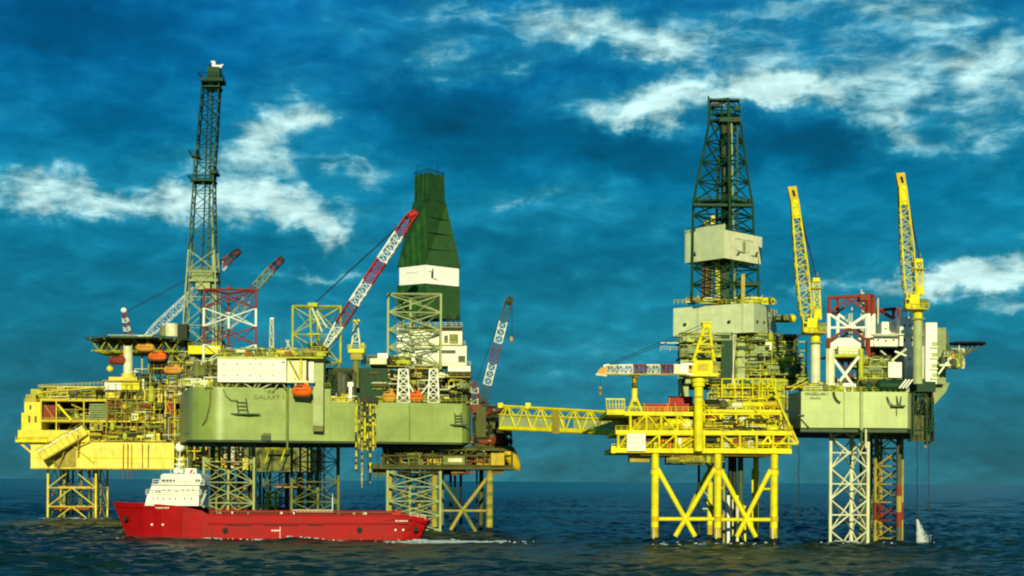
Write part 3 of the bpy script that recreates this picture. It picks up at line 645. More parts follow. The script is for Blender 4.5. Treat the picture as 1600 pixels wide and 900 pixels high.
    mb = MB(); mb.B(160, 220, 594, 596, D, 10, 'mustard'); mb.B(170, 214, 589, 594, D+2, 7, 'yellow_pale'); part(mb, 'cabin_roof', root)
    mb = MB(); mb.T((200,592,D+4),(200,541,D+4),1.85,'cream',14); mb.T((200,592,D+4),(200,584,D+4),2.6,'yellow_pale',14); part(mb, 'crane_pedestal', root)
    clutter(root, 66, 162, 606, 624, D, D+14, 22, pal, 21, 18)
    mb = MB()
    for i, py in enumerate((610,613,616,619)): mb.T((60,py+3,D+i),(165,py-6,D+i),.28,pal[i],5)
    part(mb, 'pipe_rack', root)
    part(MB().B(62,165,603.5,605.5,D+2,12,'yellow_pale'), 'deck', root)
    part(MB().rail(P(60,606,D+1), P(165,601,D+1), 'yellow_pale', sp=1.5), 'railing', root)
    clutter(root, 165, 270, 609, 624, D, D+10, 18, pal, 22, 14)
    clutter(root, 92, 140, 641, 657, D+1, D+9, 8, pal, 23, 6)
    clutter(root, 166, 257, 625.5, 640, D-1.4, D+6, 16, palb, 24, 12)
    clutter(root, 166, 257, 641.5, 657, D-1.4, D+6, 16, palb, 25, 12)
    clutter(root, 140, 258, 659, 673, D-1.4, D+6, 18, palb, 26, 14)
    clutter(root, 140, 258, 674.5, 688, D-1.4, D+6, 18, palb, 27, 14)
    clutter(root, 205, 335, 575, 622, D+2, D+16, 34, palb, 28, 30, 'vpfbh', 1.0); clutter(root, 232, 340, 545, 585, D+6, D+18, 26, palb+['olive','pale_green'], 281, 30, 'vpf', 1.0); clutter(root, 215, 345, 600, 630, D-1, D+8, 26, palb, 282, 20)
    clutter(root, 258, 345, 640, 690, D-1, D+12, 20, palb, 29, 22)
    clutter(root, 276, 400, 693, 735, D-4, D+16, 26, pal+['rust','yellow_pale'], 30, 20)
    mb = MB()
    for i, (a, b) in enumerate((((240,548),(300,622)),((262,545),(330,610)),((300,548),(250,605)),((334,560),(280,640)),((285,560),(285,640)),((222,556),(222,690)),((238,590),(238,690)),((318,550),(318,640)))):
        mb.T((a[0],a[1],D+7+i*.7),(b[0],b[1],D+7+i*.7),.42,('olive','yellow_green','pale_green')[i%3],6)
    part(mb, 'helideck_prop', root)
    for px, py in ((172,576),(260,610),(236,620),(150,640)): part(MB().lathe(P(px,py,D+6),[(-1.4,.3),(-.9,1.1),(0,1.5),(.9,1.1),(1.4,.3)],'cream' if px!=172 else 'yellow_pale',12), 'surge_tank', root, smooth=True)
    part(MB().lathe(P(281,699,D-6),[(-2,.2),(-1.5,1.4),(0,2.1),(1.5,1.4),(2,.2)],'white',14), 'satellite_dome', root, smooth=True)
    # free fall boat chute on the lower left
    a = P(63,713,D-9); b = P(133,672,D-3); ch = MB(); d = (b-a).normalized(); u = Vector((-d.z,0,d.x))
    def slab(p, q, h0, h1, y0, y1, m):
        ch.hexa([p+u*h0+Vector((0,y0,0)), q+u*h0+Vector((0,y0,0)), q+u*h0+Vector((0,y1,0)), p+u*h0+Vector((0,y1,0)), p+u*h1+Vector((0,y0,0)), q+u*h1+Vector((0,y0,0)), q+u*h1+Vector((0,y1,0)), p+u*h1+Vector((0,y1,0))], m)
    slab(a, b, -1.7, 1.7, 0, 5, 'yellow_pale'); slab(a-d*.3, b, 1.72, 2.3, -.4, 5.4, 'cream'); slab(a, b, -2.3, -1.72, -.3, 5.3, 'mustard'); ct = part(ch, 'escape_chute', root)
    mb = MB()
    for i in range(9):
        q = a.lerp(b, i/8); mb.tube(q+u*1.7+Vector((0,-.2,0)), q+u*3.2+Vector((0,-.2,0)), .12, 'mustard', 4); mb.tube(q-u*1.7+Vector((0,-.12,0)), q+u*1.7+Vector((0,-.12,0)), .13, 'mustard', 4)
    mb.tube(a+u*3.2+Vector((0,-.2,0)), b+u*3.2+Vector((0,-.2,0)), .12, 'mustard', 4); part(mb, 'railing', ct)
    mb = MB(); mb.T((75,708,D-5),(90,730,D-1),.3,'mustard'); mb.T((105,692,D-5),(92,730,D-1),.3,'mustard'); mb.T((122,680,D-5),(122,714,D-1),.3,'mustard'); mb.B(84,118,716,727,D-.6,.5,'olive'); part(mb, 'chute_frame', root)
    part(MB().B(84,118,695,729,D-.8,.5,'mustard').T((110,694,D-1.2),(146,722,D-1.2),.25,'yellow_pale',4).T((118,700,D-1.4),(140,690,D-1.4),.25,'yellow_pale',4), 'landing_frame', root)
    # helideck
    hd = MB(); c = P(220, 528, D+14); rx = (P(300,528,D).x-P(138,528,D).x)/2; z = P(220,527.5,D).z
    ring = [(c.x+rx*math.cos(2*math.pi*(i+.5)/8)*1.06, D+16+rx*math.sin(2*math.pi*(i+.5)/8)*1.06) for i in range(8)]
    hd.prism(ring, z-.5, z, 'green_dark'); ring2 = [(c.x+(x-c.x)*.93, D+16+(y-D-16)*.93) for x, y in ring]
    hd.prism(ring2, z+.004, z+.35, 'olive'); deck = part(hd, 'helideck', root)
    mb = MB(); r3 = [(c.x+(x-c.x)*1.06, D+16+(y-D-16)*1.06) for x, y in ring]
    for i in range(8):
        p, q = r3[i], r3[(i+1) % 8]; mb.tube((*p, z+.5), (*q, z+.5), .14, 'cream' if i in (5,) else 'olive_dark', 4)
        for k in range(6):
            t = k/6; mb.tube((p[0]+(q[0]-p[0])*t, p[1]+(q[1]-p[1])*t, z+.5), (c.x+(p[0]+(q[0]-p[0])*t-c.x)*.92, D+16+(p[1]+(q[1]-p[1])*t-D-16)*.92, z-.4), .1, 'olive_dark', 4)
    part(mb, 'safety_net', deck)
    mb = MB(); z2 = z-5.2
    for i in range(-3, 4):
        x = c.x+i*rx*.27
        mb.tube((x, D+16-rx*.85, z-.6), (x, D+16+rx*.85, z-.6), .35, 'olive', 4); mb.tube((x, D+16-rx*.6, z2), (x, D+16+rx*.5, z2), .3, 'olive_dark', 4)
        for k in range(-3, 3):
            mb.tube((x, D+16+k*rx*.22, z2 if k % 2 else z-.6), (x, D+16+(k+1)*rx*.22, z-.6 if k % 2 else z2), .2, 'olive', 4)
    for k in range(-3, 4):
        y = D+16+k*rx*.2; mb.tube((c.x-rx*.9, y, z-.9), (c.x+rx*.9, y, z-.9), .3, 'olive_dark', 4); mb.tube((c.x-rx*.85, y, z2+.1), (c.x+rx*.85, y, z2+.1), .25, 'yellow_green', 4)
        for i in range(-6, 6): mb.tube((c.x+i*rx*.14, y, z2 if i % 2 else z-.9), (c.x+(i+1)*rx*.14, y, z-.9 if i % 2 else z2), .2, ('yellow_green','olive_dark','mustard')[k % 3], 4)
    part(mb, 'deck_truss', deck)
    part(MB().B(172,216,525.5,526.6,D-1.2,.5,'cream'), 'gutter', deck)
    mb = MB(); mb.lathe(P(268,526,D+12),[(0,2.6),(5,2.6),(5.3,2.2)],'cream',14); mb.lathe(P(256,526,D+14),[(0,1.6),(4.2,1.6)],'olive',10); mb.B(276,292,506,527,D+14,6,'steel_dark'); part(mb, 'exhaust_stack', root)
    part(MB().B(294,345,540,553,D+3,20,'yellow'), 'flare_base', root); part(MB().rail(P(294,540,D+3),P(345,540,D+3),'yellow_green',sp=1.5), 'railing', root)
    part(MB().B(300,345,553,612,D+20,14,'olive_dark'), 'shade_backing', root)  # dark backing, shade put into its colour
    # lattice legs down to the sea
    def leg(p0, p1, Dl, py_top, m, n, name='leg', sd=0):
        x0, x1 = P(p0,740,Dl).x, P(p1,740,Dl).x; w = x1-x0; zt = P(p0,py_top,Dl).z
        b = [Vector((x0,Dl,-3)),Vector((x1,Dl,-3)),Vector((x1,Dl+w,-3)),Vector((x0,Dl+w,-3))]; t = [Vector((q.x,q.y,zt)) for q in b]
        lg = part(MB().lat(b, t, n, .62, .34, m, 'V'), name, root)
        mb = MB(); R = random.Random(sd)
        for k in range(13):
            x = x0+w*R.uniform(.12, .95); y = Dl+w*R.uniform(.3, .8); mb.tube((x,y,-3),(x,y,zt),R.uniform(.2,.55),R.choice(['steel_dark','rust','olive_dark','olive','grey_green']),6)
        part(mb, 'riser', lg)
        part(MB().B(p0+16,p1-8,760,763.5,Dl+w*.3,w*.4,'orange_dull'), 'riser_guide', lg); part(MB().B(p0+6,p1-10,793,797,Dl+w*.3,w*.4,'rust'), 'riser_guide', lg)
        return lg
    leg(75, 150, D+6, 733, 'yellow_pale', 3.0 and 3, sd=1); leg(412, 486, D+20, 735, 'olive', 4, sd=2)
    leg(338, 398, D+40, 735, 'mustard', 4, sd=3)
    Dl = 594
    part(MB().T((418,768,Dl),(418,812,Dl),.6,'yellow',8).T((431,768,Dl),(431,812,Dl),.5,'yellow',8).T((385,790,Dl),(436,790,Dl),.35,'yellow',6).T((418,770,Dl),(431,770,Dl),.4,'yellow',6), 'boat_landing', root)
    part(MB().T((414,700,D),(450,700,D),.5,'yellow',6).T((421,700,D),(414,724,D),.35,'yellow',5).T((446,700,D),(438,724,D),.35,'yellow',5), 'access_gantry', root)
    # lifeboats
    for px, py, m, nm in ((246,559,'orange','bright orange lifeboat slung under the helideck of the yellow platform'),(184,565,'redbrown','dull dark red lifeboat under the helideck tip'),(270,580,'orange_dull','faded yellow orange lifeboat below the helideck props'),(227,545,'orange_dull','small dull orange lifeboat tucked right up in the helideck truss')):
        p = P(px, py, D+3); orange_boat('lifeboat', nm, tuple(p+Vector((0,0,-1.2))), 7.4, m)
    return root
build_puq()
foam('leg_foam', 'line of foam around the lattice leg of the far yellow platform', P(112,812,670).x, 672, 26, 7, 40, 9)

def build_flare():
    D = 704; root = thing('flare_tower', 'tall leaning dark green lattice flare tower with a white burner tip', 'flare tower', tuple(P(315, 545, D)))
    rows = [(552,287,342),(510,290,341),(466,292.5,340),(424,295.5,339),(392,297.5,337.5),(360,299.5,336.5),(328,301.5,335.5),(300,303.5,335),(276,304.5,335),(252,306,336),(228,309,338),(204,311,339.5),(182,313,341),(160,315,342),(142,316.5,343),(126,318,344)]
    def mf(i): return 'pale_green' if i < 4 else ('green_steel' if i < 10 else 'green_dark')
    part(lattice_mast(rows, D, .8, .42, .24, mf), 'lattice', root)
    mb = MB()
    mb.T((322,552,D),(329,245,D),.40,'green_steel',6); mb.T((312,552,D+2),(326,126,D+2),.30,'steel_dark',6); mb.T((329,245,D),(333,126,D),.4,'green_dark',6); mb.T((333,552,D-1),(333,330,D-1),.45,'pale_green',6); part(mb, 'flare_riser', root)
    for a, b, py, h in ((297,334,281,3),(298,310,243,2),(328,338,268,5),(294,340,437,5),(296,339,424,3),(313,348,123,6),(318,343,134,3)):
        m = 'green_dark' if py < 300 else 'grey_green'; mb = MB().B(a, b, py-h*.3, py+h*.5, D-4.5, 9, m); pl = part(mb, 'platform', root)
        z = P(a, py-h*.3, D).z; part(MB().railbox(P(a,py,D).x, P(b,py,D).x, D-4.5, D+4.5, z, m, sp=1.6, r=.1), 'railing', pl)
    part(MB().B(300,333,426,436,D-4,8,'grey_green').B(306,328,440,452,D-3,6,'pale_green'), 'winch_house', root)
    mb = MB(); mb.B(324,343,104,121,D-2,5,'green_dark'); mb.T((327,121,D),(327,100,D),.4,'green_dark'); mb.T((338,121,D),(338,104,D),.5,'green_dark'); part(mb, 'burner_support', root)
    mb = MB(); mb.vessel(P(332,104,D-1),P(347,104.5,D-1),.75,'white_band'); mb.vessel(P(334,107,D-1),P(334,95,D-1),.75,'white_band'); mb.tube(P(342,104,D-1),P(349,101,D-1),.55,'white_band',8,.2); mb.T((330,96,D-1),(335,99,D-1),.35,'white_band'); part(mb, 'burner_tip', root, 'bright white burner tip')
    mb = MB(); mb.T((291,520,D-5),(298,380,D-5),.09,'pale_green',4)
    for i in range(28): mb.T((291+i*.5,520-i*10,D-6),(293+i*.5,520-i*10,D-6),.07,'pale_green',4)
    part(mb, 'ladder', root)
build_flare()

def crane(name, label, root_pt, parts_fn, group='cranes on the rigs'):
    r = thing(name, label, 'crane', tuple(root_pt), group); parts_fn(r); return r
def c1(r):
    D = 722
    st = lambda i: 'redbrown' if i >= 17 else ('white' if i < 15 else 'cream')
    part(boom_mesh(P(222,532,D), P(360,405,D), 1.2, 3.3, 2.4, 18, lambda i: 'steel_mid' if i > 16 else 'white'), 'boom', r)
    mb = MB(); a, b = P(348,412,D), P(375,391,D); boom_mesh(a, b, 2.8, 2.6, 1.6, 4, lambda i: 'redbrown' if i in (0,1) else 'steel_dark', mb, .3, .2); mb.T((366,396,D),(374,394,D),.9,'redbrown'); part(mb, 'boom_tip', r)
    mb = MB()
    for o in (0, 3): mb.tube(P(372,393+o,D), P(198,486+o*.5,D), .09, 'rope', 4)
    part(mb, 'cable', r)
    mb = MB(); mb.B(214,232,524,545,D,6,'white'); part(mb, 'cabin', r)
    mb = MB(); boom_mesh(P(200,524,D), P(194.5,490,D), 3.0, 2.2, 1.1, 5, lambda i: ('redbrown','white')[i % 2], mb, .22, .14); mb.T((194.5,492,D),(193.5,474,D),.1,'steel_mid',4); part(mb, 'gantry', r)
    part(MB().lathe(P(193.5,485,D),[(-1.2,.3),(-.7,1.1),(0,1.35),(.7,1.1),(1.2,.3)],'white',12), 'radome', r, smooth=True)
crane('lattice_crane', 'white lattice crane with dark red tip lying low behind the flare tower', P(222,545,722), c1)
def c2(r):
    D = 716
    part(boom_mesh(P(338,536,D), P(400,448,D), 1.4, 3.3, 3.0, 9, lambda i: 'redbrown' if i > 6 else 'pale_green'), 'boom', r)
    mb = boom_mesh(P(400,448,D), P(424,421,D), 3.0, 3.0, 2.8, 5, lambda i: 'grey_green', None, .26, .18); boom_mesh(P(424,421,D), P(442,403,D), 2.8, 2.4, 1.6, 4, lambda i: ('redbrown','steel_dark')[i % 2], mb, .34, .25); mb.T((436,406,D),(443,404,D),.8,'redbrown'); part(mb, 'boom_tip', r)
    mb = MB(); mb.T((438,405,D),(352,482,D),.08,'rope',4); mb.T((400,448,D),(352,482,D),.08,'rope',4); part(mb, 'cable', r)
    part(MB().B(330,348,532,548,D,6,'mustard').T((352,482,D),(344,535,D),.3,'steel_mid').T((352,482,D),(336,535,D),.3,'steel_mid'), 'cabin', r)
crane('lattice_crane', 'grey green crane with dark red tip rising behind the red and white leg top', P(338,548,716), c2)
# ------------------------------------------------------------------ green jack-up rig (middle)
def Dg(px): return 503+18*(px-345)/390.0
def leg3(name, root, pl, pr, pb, D, depth, py_top, nb, m, rc=.62, rb=.26, back=None, style='X', ybot=-4, label=None, py_bot=None):
    """triangular lattice leg: two front chords at pl and pr, a third one at pb further back, from the seabed side up to the row py_top"""
    zt = P(pl, py_top, D).z; zb = ybot
    xy = [(P(pl,700,D).x, D), (P(pr,700,D+.5).x, D+.5), (P(pb,700,D+depth).x, D+depth)]
    b = [Vector((x,y,zb)) for x, y in xy]; t = [Vector((x,y,zt)) for x, y in xy]
    return part(MB().lat(b, t, nb, rc, rb, m, style), name, root, label)

def build_galaxy():
    f = lambda px, py: P(px, py, Dg(px))
    root = thing('jack_up_rig', 'green hulled jack-up rig with three lattice legs in the middle of the left cluster', 'oil rig', tuple(P(500, 690, 540).xy)+(0,))
    zb = P(540,689.5,Dg(540)).z; zt1 = P(400,605.5,Dg(400)).z; zt2 = P(620,629,Dg(620)).z
    X = lambda px, D: (P(px,690,D).x, D)
    # plan outline of the hull: shaded rounded left end, long front, rounded right end
    fr0 = P(350,690,Dg(350)); na, RC = math.atan2(18, 74.5), 10.0; cc = Vector((fr0.x-RC*math.sin(na), fr0.y+RC*math.cos(na), 0))
    ce = [(cc.x+RC*math.sin(t), cc.y-RC*math.cos(t)) for t in [math.radians(-76)+(na+math.radians(76))*i/26 for i in range(27)]]
    left = [(ce[0][0]-11.0, ce[0][1]+44)]
    def front(px): p = f(px, 690); return (p.x, p.y)
    back = [X(545,575), X(430,600), X(300,560)]
    mb = MB(); mb.prism(left+ce+[front(452), front(516)]+[(front(516)[0]+.01, 575)]+[X(470,600), X(300,585)], zb, zt1, 'hull_green'); hull = part(mb, 'hull', root)
    right = [front(516), front(640), front(722), X(729,522.4), X(733,525), X(735.5,530)]
    mb = MB(); mb.prism([(front(516)[0]+.03, front(516)[1])]+right[1:]+[X(716,580), (front(516)[0]+.03, 580)], zb+.0, zt2, 'hull_green'); hr = part(mb, 'hull', root)
    # dark slab painting the shade below the hull, deck coaming
    part(MB().prism([(x, y+.6) for x, y in left+ce+[front(452), front(640), front(722), X(731,526)]]+[X(710,570), X(430,595), X(300,580)], zb-.55, zb-.003, 'hull_dark'), 'underside_shade', hull)
    for px in (449,): part(MB().T((px,606,Dg(px)-.4),(px,690,Dg(px)-.4),.42,'olive',8).T((449,690,Dg(449)-.4),(449,703,Dg(449)-.4),.3,'olive',6), 'caisson_pipe', hull)
    part(MB().T((640,630,Dg(640)-.25),(640,688,Dg(640)-.25),.16,'olive',6), 'caisson_pipe', hr)
    mb = MB(); mb.path([P(302,608,507.6),P(304,630,507.0),P(308,650,505.2)], .25, 'olive_dark'); mb.path([P(329,606,502.4),P(328,630,502.4),P(322,655,502.4),P(316,664,503)], .22, 'olive'); mb.path([P(349,609,502.4),P(353,618,502.4),P(360,625,502.6),P(372,626,503)], .12, 'olive_dark'); part(mb, 'hanging_hose', hull)
    part(MB().B(320,335,605,608,503,1.5,'olive_dark'), 'bracket', hull)
    part(MB().B(404,423,676.5,688,Dg(412)-.12,1,'olive').B(407,423,680,688.4,Dg(412)-.2,1,'hull_dark'), 'sea_chest', hull)
    part(MB().B(285,297,675,678,512,5,'hull_dark'), 'draught_mark', hull)
    def rack(px0, px1, py, k):     # anchor rack: projecting shelf with two leaning guides
        mb = MB(); Dm = Dg((px0+px1)/2); w = px1-px0
        mb.prism([(P(px0,py,Dm).x, Dm-.3), (P(px0+w*.3,py,Dm).x, Dm-2), (P(px0+w*.7,py,Dm).x, Dm-2), (P(px1,py,Dm).x, Dm-.3)], P(px0,py+2,Dm).z, P(px0,py,Dm).z, 'hull_dark')
        for o in (.34, .62):
            mb.tube(P(px0+w*o,py,Dm-1.7), P(px0+w*(o-.06),py-k,Dm-.3), .2, 'hull_dark', 5)
        for q in (.25,.5,.75): mb.tube(P(px0+w*(.34-.06*q),py-k*q,Dm-1), P(px0+w*(.62-.06*q),py-k*q,Dm-1), .13, 'hull_dark', 4)
        part(mb, 'anchor_rack', hull)
    rack(355, 407, 646, 23); rack(700, 736, 663, 18)
    text('GALAXY 1', hull, P(421,621.2,Dg(421)-.08), 2.0, 'letter_green', math.atan(18/75), name='lettering')
    mb = MB(); De = Dg(421)-.25
    for i in range(5): mb.T((413+i*3.4,614.5,De),(415.5+i*3.2,609.5,De),.16,'pale_green' if i % 2 else 'letter_green',4)
    part(mb, 'emblem', hull)
    # crane pedestal box on the hull side
    a = f(491, 670); b = f(507, 670); z1 = P(499,556,500).z; z0 = P(499,664,500).z; z00 = P(499,674,500).z; y = a.y
    mb = MB(); mb.hexa([(a.x,y-3.0,z0),(b.x,y-3.0,z0),(b.x,y+.5,z00),(a.x,y+.5,z00),(a.x,y-3.0,z1),(b.x,y-3.0,z1),(b.x,y+3,z1),(a.x,y+3,z1)], 'pale_green'); mb.box(a.x-.06, b.x+.06, y-3.06, y+.4, z00+.2, z0, 'olive'); part(mb, 'crane_pedestal', root)
    # dark panel painting the shade of a recess, hung with chains and hoses
    sl = MB(); sl.B(556,586,628,703,Dg(570)-.35,.4,'hull_dark'); sl.B(553,590,620,629,Dg(570)-1.5,3,'steel_dark'); s = part(sl, 'hose_station', root)
    R = random.Random(4)
    for i, (px, ln, m) in enumerate(((556.5,738,'yellow_deep'),(561,704,'olive'),(565.5,764,'mustard'),(570,702,'yellow'),(574,712,'olive_dark'),(578.5,754,'yellow_deep'),(583,704,'yellow'),(586.5,700,'mustard'))):
        mb = MB(); D = Dg(px)-1.0; yv = 622
        while yv < ln:
            st = R.uniform(3, 6); mb.T((px+R.uniform(-.4,.4),yv,D),(px+R.uniform(-.4,.4),min(ln,yv+st),D),.30 if (i+int(yv)) % 2 else .2, R.choice([m, 'steel_dark', 'yellow', 'black', m]), 5); yv += st
        part(mb, 'hanging_chain', s)
    part(MB().T((575,628,Dg(570)-.8),(575,760,Dg(570)-.8),.07,'rope',4).T((560,705,Dg(570)-.8),(560,748,Dg(570)-.8),.07,'rope',4).T((590,705,Dg(570)-.8),(590,800,Dg(570)),.06,'rope',4), 'guide_wire', s)
    # legs
    leg3('leg', root, 318.5, 397, 357, 521, 12, 560, 9, 'pale_green', .60, .27)
    leg3('leg', root, 456, 529, 497, 546, 13, 565, 9, 'olive', .62, .26)
    leg3('leg', root, 606, 688.5, 641, 528, 14, 625, 10, 'pale_green', .62, .27)
    R = random.Random(12)
    for i in range(16):
        px = R.choice([R.uniform(322,396), R.uniform(322,396), R.uniform(455,530)]); part(MB().T((px,688,600+R.uniform(-20,30)),(px,812,600),R.uniform(.2,.5),R.choice(['steel_dark','olive_dark','rust','mustard','olive']),6), 'conductor_pipe', root)
    # leg tops above the deck
    def ltop(pl, pr, pb, D, dp, pb_, pt, n, mf, rc, rb, hz=True):
        xy = [(P(pl,560,D).x, D), (P(pr,560,D+.5).x, D+.5), (P(pb,560,D+dp).x, D+dp)]
        z0, z1 = P(pl,pb_,D).z, P(pl,pt,D).z
        return part(MB().lat([Vector((x,y,z0)) for x,y in xy], [Vector((x,y,z1)) for x,y in xy], n, rc, rb, mf, horiz=hz).lat([Vector((x,y,z1)) for x,y in xy], [Vector((x,y,z1+.3)) for x,y in xy], 1, rc, rb, mf(9) if callable(mf) else mf, diag=False), 'leg_top', root)
    mf = lambda i: ('white','redbrown','white','redbrown')[i] if i < 4 else 'redbrown'
    xs = (318, 399.5, 357); 
    t1 = ltop(318, 399.5, 357, 521, 12, 566, 453, 4, mf, .48, .30, False); t1['label'] = 'red and white banded leg top'
    ltop(457, 532, 496, 546, 13, 566, 479, 2, 'yellow_green', .5, .28)
    ltop(606, 688.5, 641, 528, 14, 626, 460, 6, 'pale_green', .5, .30)
    for px in (357,): part(MB().B(353,361,448,452.5,530,2,'redbrown'), 'leg_cap', root)
    # jack houses round the near leg: white lattice frames
    for a, b in ((621,640),(669,686)):
        mb = MB(); lattice_mast([(629,a,b),(616,a+.6,b-.6),(603,a+1.2,b-1.2),(590,a+2,b-2),(577,a+2.6,b-2.6)], 518.3+(a-621)*.046, .5, .36, .26, 'white', 'X', mb); part(mb, 'jack_frame', root)
    part(MB().T((639,600,518.5),(652,624,518.5),.25,'white',5).T((670,600,519),(652,624,519),.25,'white',5), 'jack_frame', root)
    # accommodation
    D = Dg(395)-2.5; mb = MB(); mb.B(340,399,561,597,D,14,'white_panel'); mb.B(399.3,447,561,597,D+.04,14,'white_panel'); mb.B(339.5,447.5,578.6,579.5,D-.15,.3,'cream'); mb.B(339.5,447.5,559.5,561,D-.3,15,'cream'); acc = part(mb, 'accommodation_block', root)
    for px, py in ((349,568),(370,567.5),(370,585),(349,586),(390,568),(406,568),(426,568.5),(426,586),(390,586),(406,586)):
        part(MB().B(px,px+2.0,py,py+2.2,D-.08,.2,'glass'), 'window', acc)
    part(MB().B(440,445,565,567,D-.08,.2,'steel_mid'), 'vent', acc)
    mb = MB()
    for a, b in ((343,350),(360,352),(374,366),(378,394),(402,396),(408,402),(428,410),(436,430),(441,446)): mb.T((a,597,D+.5),(b,606.5,Dg(395)+.3),.22,'cream',5)
    mb.B(340,447,597,598.2,D,6,'steel_mid'); part(mb, 'bracket', acc)
    part(MB().B(341,447,598,606,Dg(395)+5,2,'gap_shade'), 'shade_backing', root)  # dark sheet paints the shade under the block's overhang
    mb = MB(); mb.B(449,479,563,597,D+2,10,'cream'); mb.T((452,562,D+1.5),(470,597,D+1.5),.3,'mustard',5); mb.T((470,562,D+1),(470,597,D+1),.4,'yellow_pale',6); mb.B(478.5,481,563,596,D+1,2,'steel_dark'); mb.B(482,490,563,597,D+3,8,'white'); mb.B(447,491,596,598,D+.5,8,'cream'); part(mb, 'stair_tower', root)
    pal = ['yellow_green','mustard','olive','cream','steel_mid','steel_dark','grey_green','yellow_pale','yellow_pale','white']
    deck_edge(root, 338, 505, 557, D, 22, 'yellow_green', 2.5)
    clutter(root, 345, 500, 543, 557, D+1, D+14, 34, pal, 41, 16)
    for px in (388, 450, 500): part(MB().B(px-5,px+5,549,556.5,D+.2,4,'redbrown' if px != 500 else 'yellow_green'), 'deck_locker', root)
    part(MB().B(395,404,562,562.2,D,1,'cream').B(360,404,549,556.5,D+6,3,'cream'), 'deck_house', root)
    mb = MB(); lattice_mast([(556,421,428),(535,421.6,427.6),(515,422,427.4),(499,422.4,427)], D+8, .9, .14, .1, 'cream', 'X', mb); mb.B(422,428,496.5,498.5,D+8,1,'white'); part(mb, 'aerial_mast', root)
    for px, pt in ((437,522),(443,500),(412,520),(405,535)): part(MB().T((px,557,D+9),(px,pt,D+9),.10,'steel_mid',4), 'aerial', root)
    part(MB().T((459,556,D+8),(447,531,D+8),.22,'cream',4).T((443,556,D+8),(452,531,D+8),.16,'cream',4), 'deck_davit', root)
    # gap between pedestal and the drilling package: dark machinery
    part(MB().B(507,606,575,630,Dg(540)+9,14,'green_dark'), 'machinery_house', root)
    clutter(root, 508, 556, 577, 627, Dg(530)+2, Dg(530)+8, 16, ['steel_dark','green_dark','olive_dark','hull_dark','steel_mid'], 42, 10)
    clutter(root, 510, 556, 616, 628, Dg(530)+.5, Dg(530)+3, 12, ['yellow_pale','cream','yellow','white','orange_dull'], 43, 4, 'bp', .6)
    part(MB().rail(P(516,628,Dg(530)+.2), P(556,628,Dg(530)+.2), 'mustard', sp=1.5), 'railing', root)
    part(MB().B(545,550,597,627,Dg(550)-.5,2,'white').B(543,552,597,604,Dg(550)-.8,2.6,'white'), 'vent_mast', root)
    # right hand deck: machinery under the drill floor, yellow walkways
    pal2 = ['mustard','yellow_green','olive','yellow_pale','olive_dark','steel_dark','cream','olive','gap_shade','grey_green','green_dark']
    part(MB().B(588,735,580,630,Dg(660)+14,10,'gap_shade'), 'shade_backing', root)  # near-black backing paints the dark gaps behind the deck machinery
    for py, a, b in ((571,578,632),(575,640,690),(590,574,618),(594,640,690),(588,694,735),(608,590,650),(611,690,735)): deck_edge(root, a, b, py, Dg(650)+5, 10, 'mustard', 1.6)
    clutter(root, 570, 642, 555, 571, Dg(650)+5, Dg(650)+14, 12, pal2, 44, 8)
    clutter(root, 575, 700, 576, 590, Dg(650)+4, Dg(650)+13, 18, pal2, 45, 12)
    clutter(root, 580, 735, 592, 608, Dg(650)+3, Dg(650)+12, 22, pal2, 46, 16)
    clutter(root, 592, 733, 611, 630, Dg(650)+4, Dg(650)+10, 22, pal2, 47, 16)
    part(MB().rail(P(588,629,Dg(588)+.3), P(730,629,Dg(730)+.3), 'yellow_green', sp=1.6), 'railing', root)
    part(MB().rail(P(338,605,Dg(338)+.6), P(516,605,Dg(516)+.6), 'yellow_green', sp=1.6), 'railing', root)
    clutter(root, 283, 345, 588, 606, 508, 520, 18, pal, 48, 14); clutter(root, 290, 345, 560, 590, 512, 530, 16, ['olive','grey_green','mustard','cream','olive_dark','steel_mid'], 49, 14, 'fvp')
    for a, b in ((578,604),): part(MB().B(a,b,560,569,Dg(600)+4,5,'cream').B(590,606,552,560,Dg(600)+5,5,'white'), 'deck_house', root)
    # white drilling package under the tower
    D2 = 548; mb = MB(); mb.B(620,640,512,548,D2+2,12,'white'); mb.B(640.3,722,510,539,D2,16,'white_panel'); mb.B(648,729,540,571,D2-3,18,'white_panel'); mb.B(622,648,548,575,D2+4,12,'white'); mb.B(700,735,572,590,D2-4,16,'white'); part(mb, 'drill_floor', root)
    for a, b, c, d in ((694,700,524,536),(702,716,522,537),(672,684,543,551),(690,712,547,552),(700,716,575,581),(650,660,554,568),(716,727,556,566)): part(MB().B(a,b,c,d,D2-3.25 if c > 539 else D2-.2,.25,'steel_mid' if a != 702 else 'olive'), 'opening', root)
    mb = MB()
    for py, a, b in ((539,640,727),(571,648,735),(510,622,722)): mb.rail(P(a,py,D2-3.2), P(b,py,D2-3.2), 'cream', sp=1.6); mb.B(a,b,py,py+1.2,D2-3.4,4,'mustard')
    part(mb, 'walkway', root)
    for px in (628, 645, 662, 700, 716): part(MB().T((px,512,D2+4),(px,492,D2+4),.45,'steel_dark',6), 'support_post', root)
    part(MB().T((700,511,D2+4),(716,494,D2+4),.25,'steel_dark',5).T((716,511,D2+4),(700,494,D2+4),.25,'steel_dark',5), 'cross_brace', root)
    return root
build_galaxy()
p = P(472, 620, 504); orange_boat('lifeboat', 'orange lifeboat with red band hanging beside the pale green crane pedestal', (p.x, 504, p.z), 6.0, 'orange')
mb = MB(); [mb.T((472+s,597,504),(472+s,612,504),.2,'cream',5) for s in (-10, 9)]; mb.B(461,483,594.8,596.8,503.2,4,'cream'); part(mb, 'davit', bpy.data.objects['jack_up_rig'])
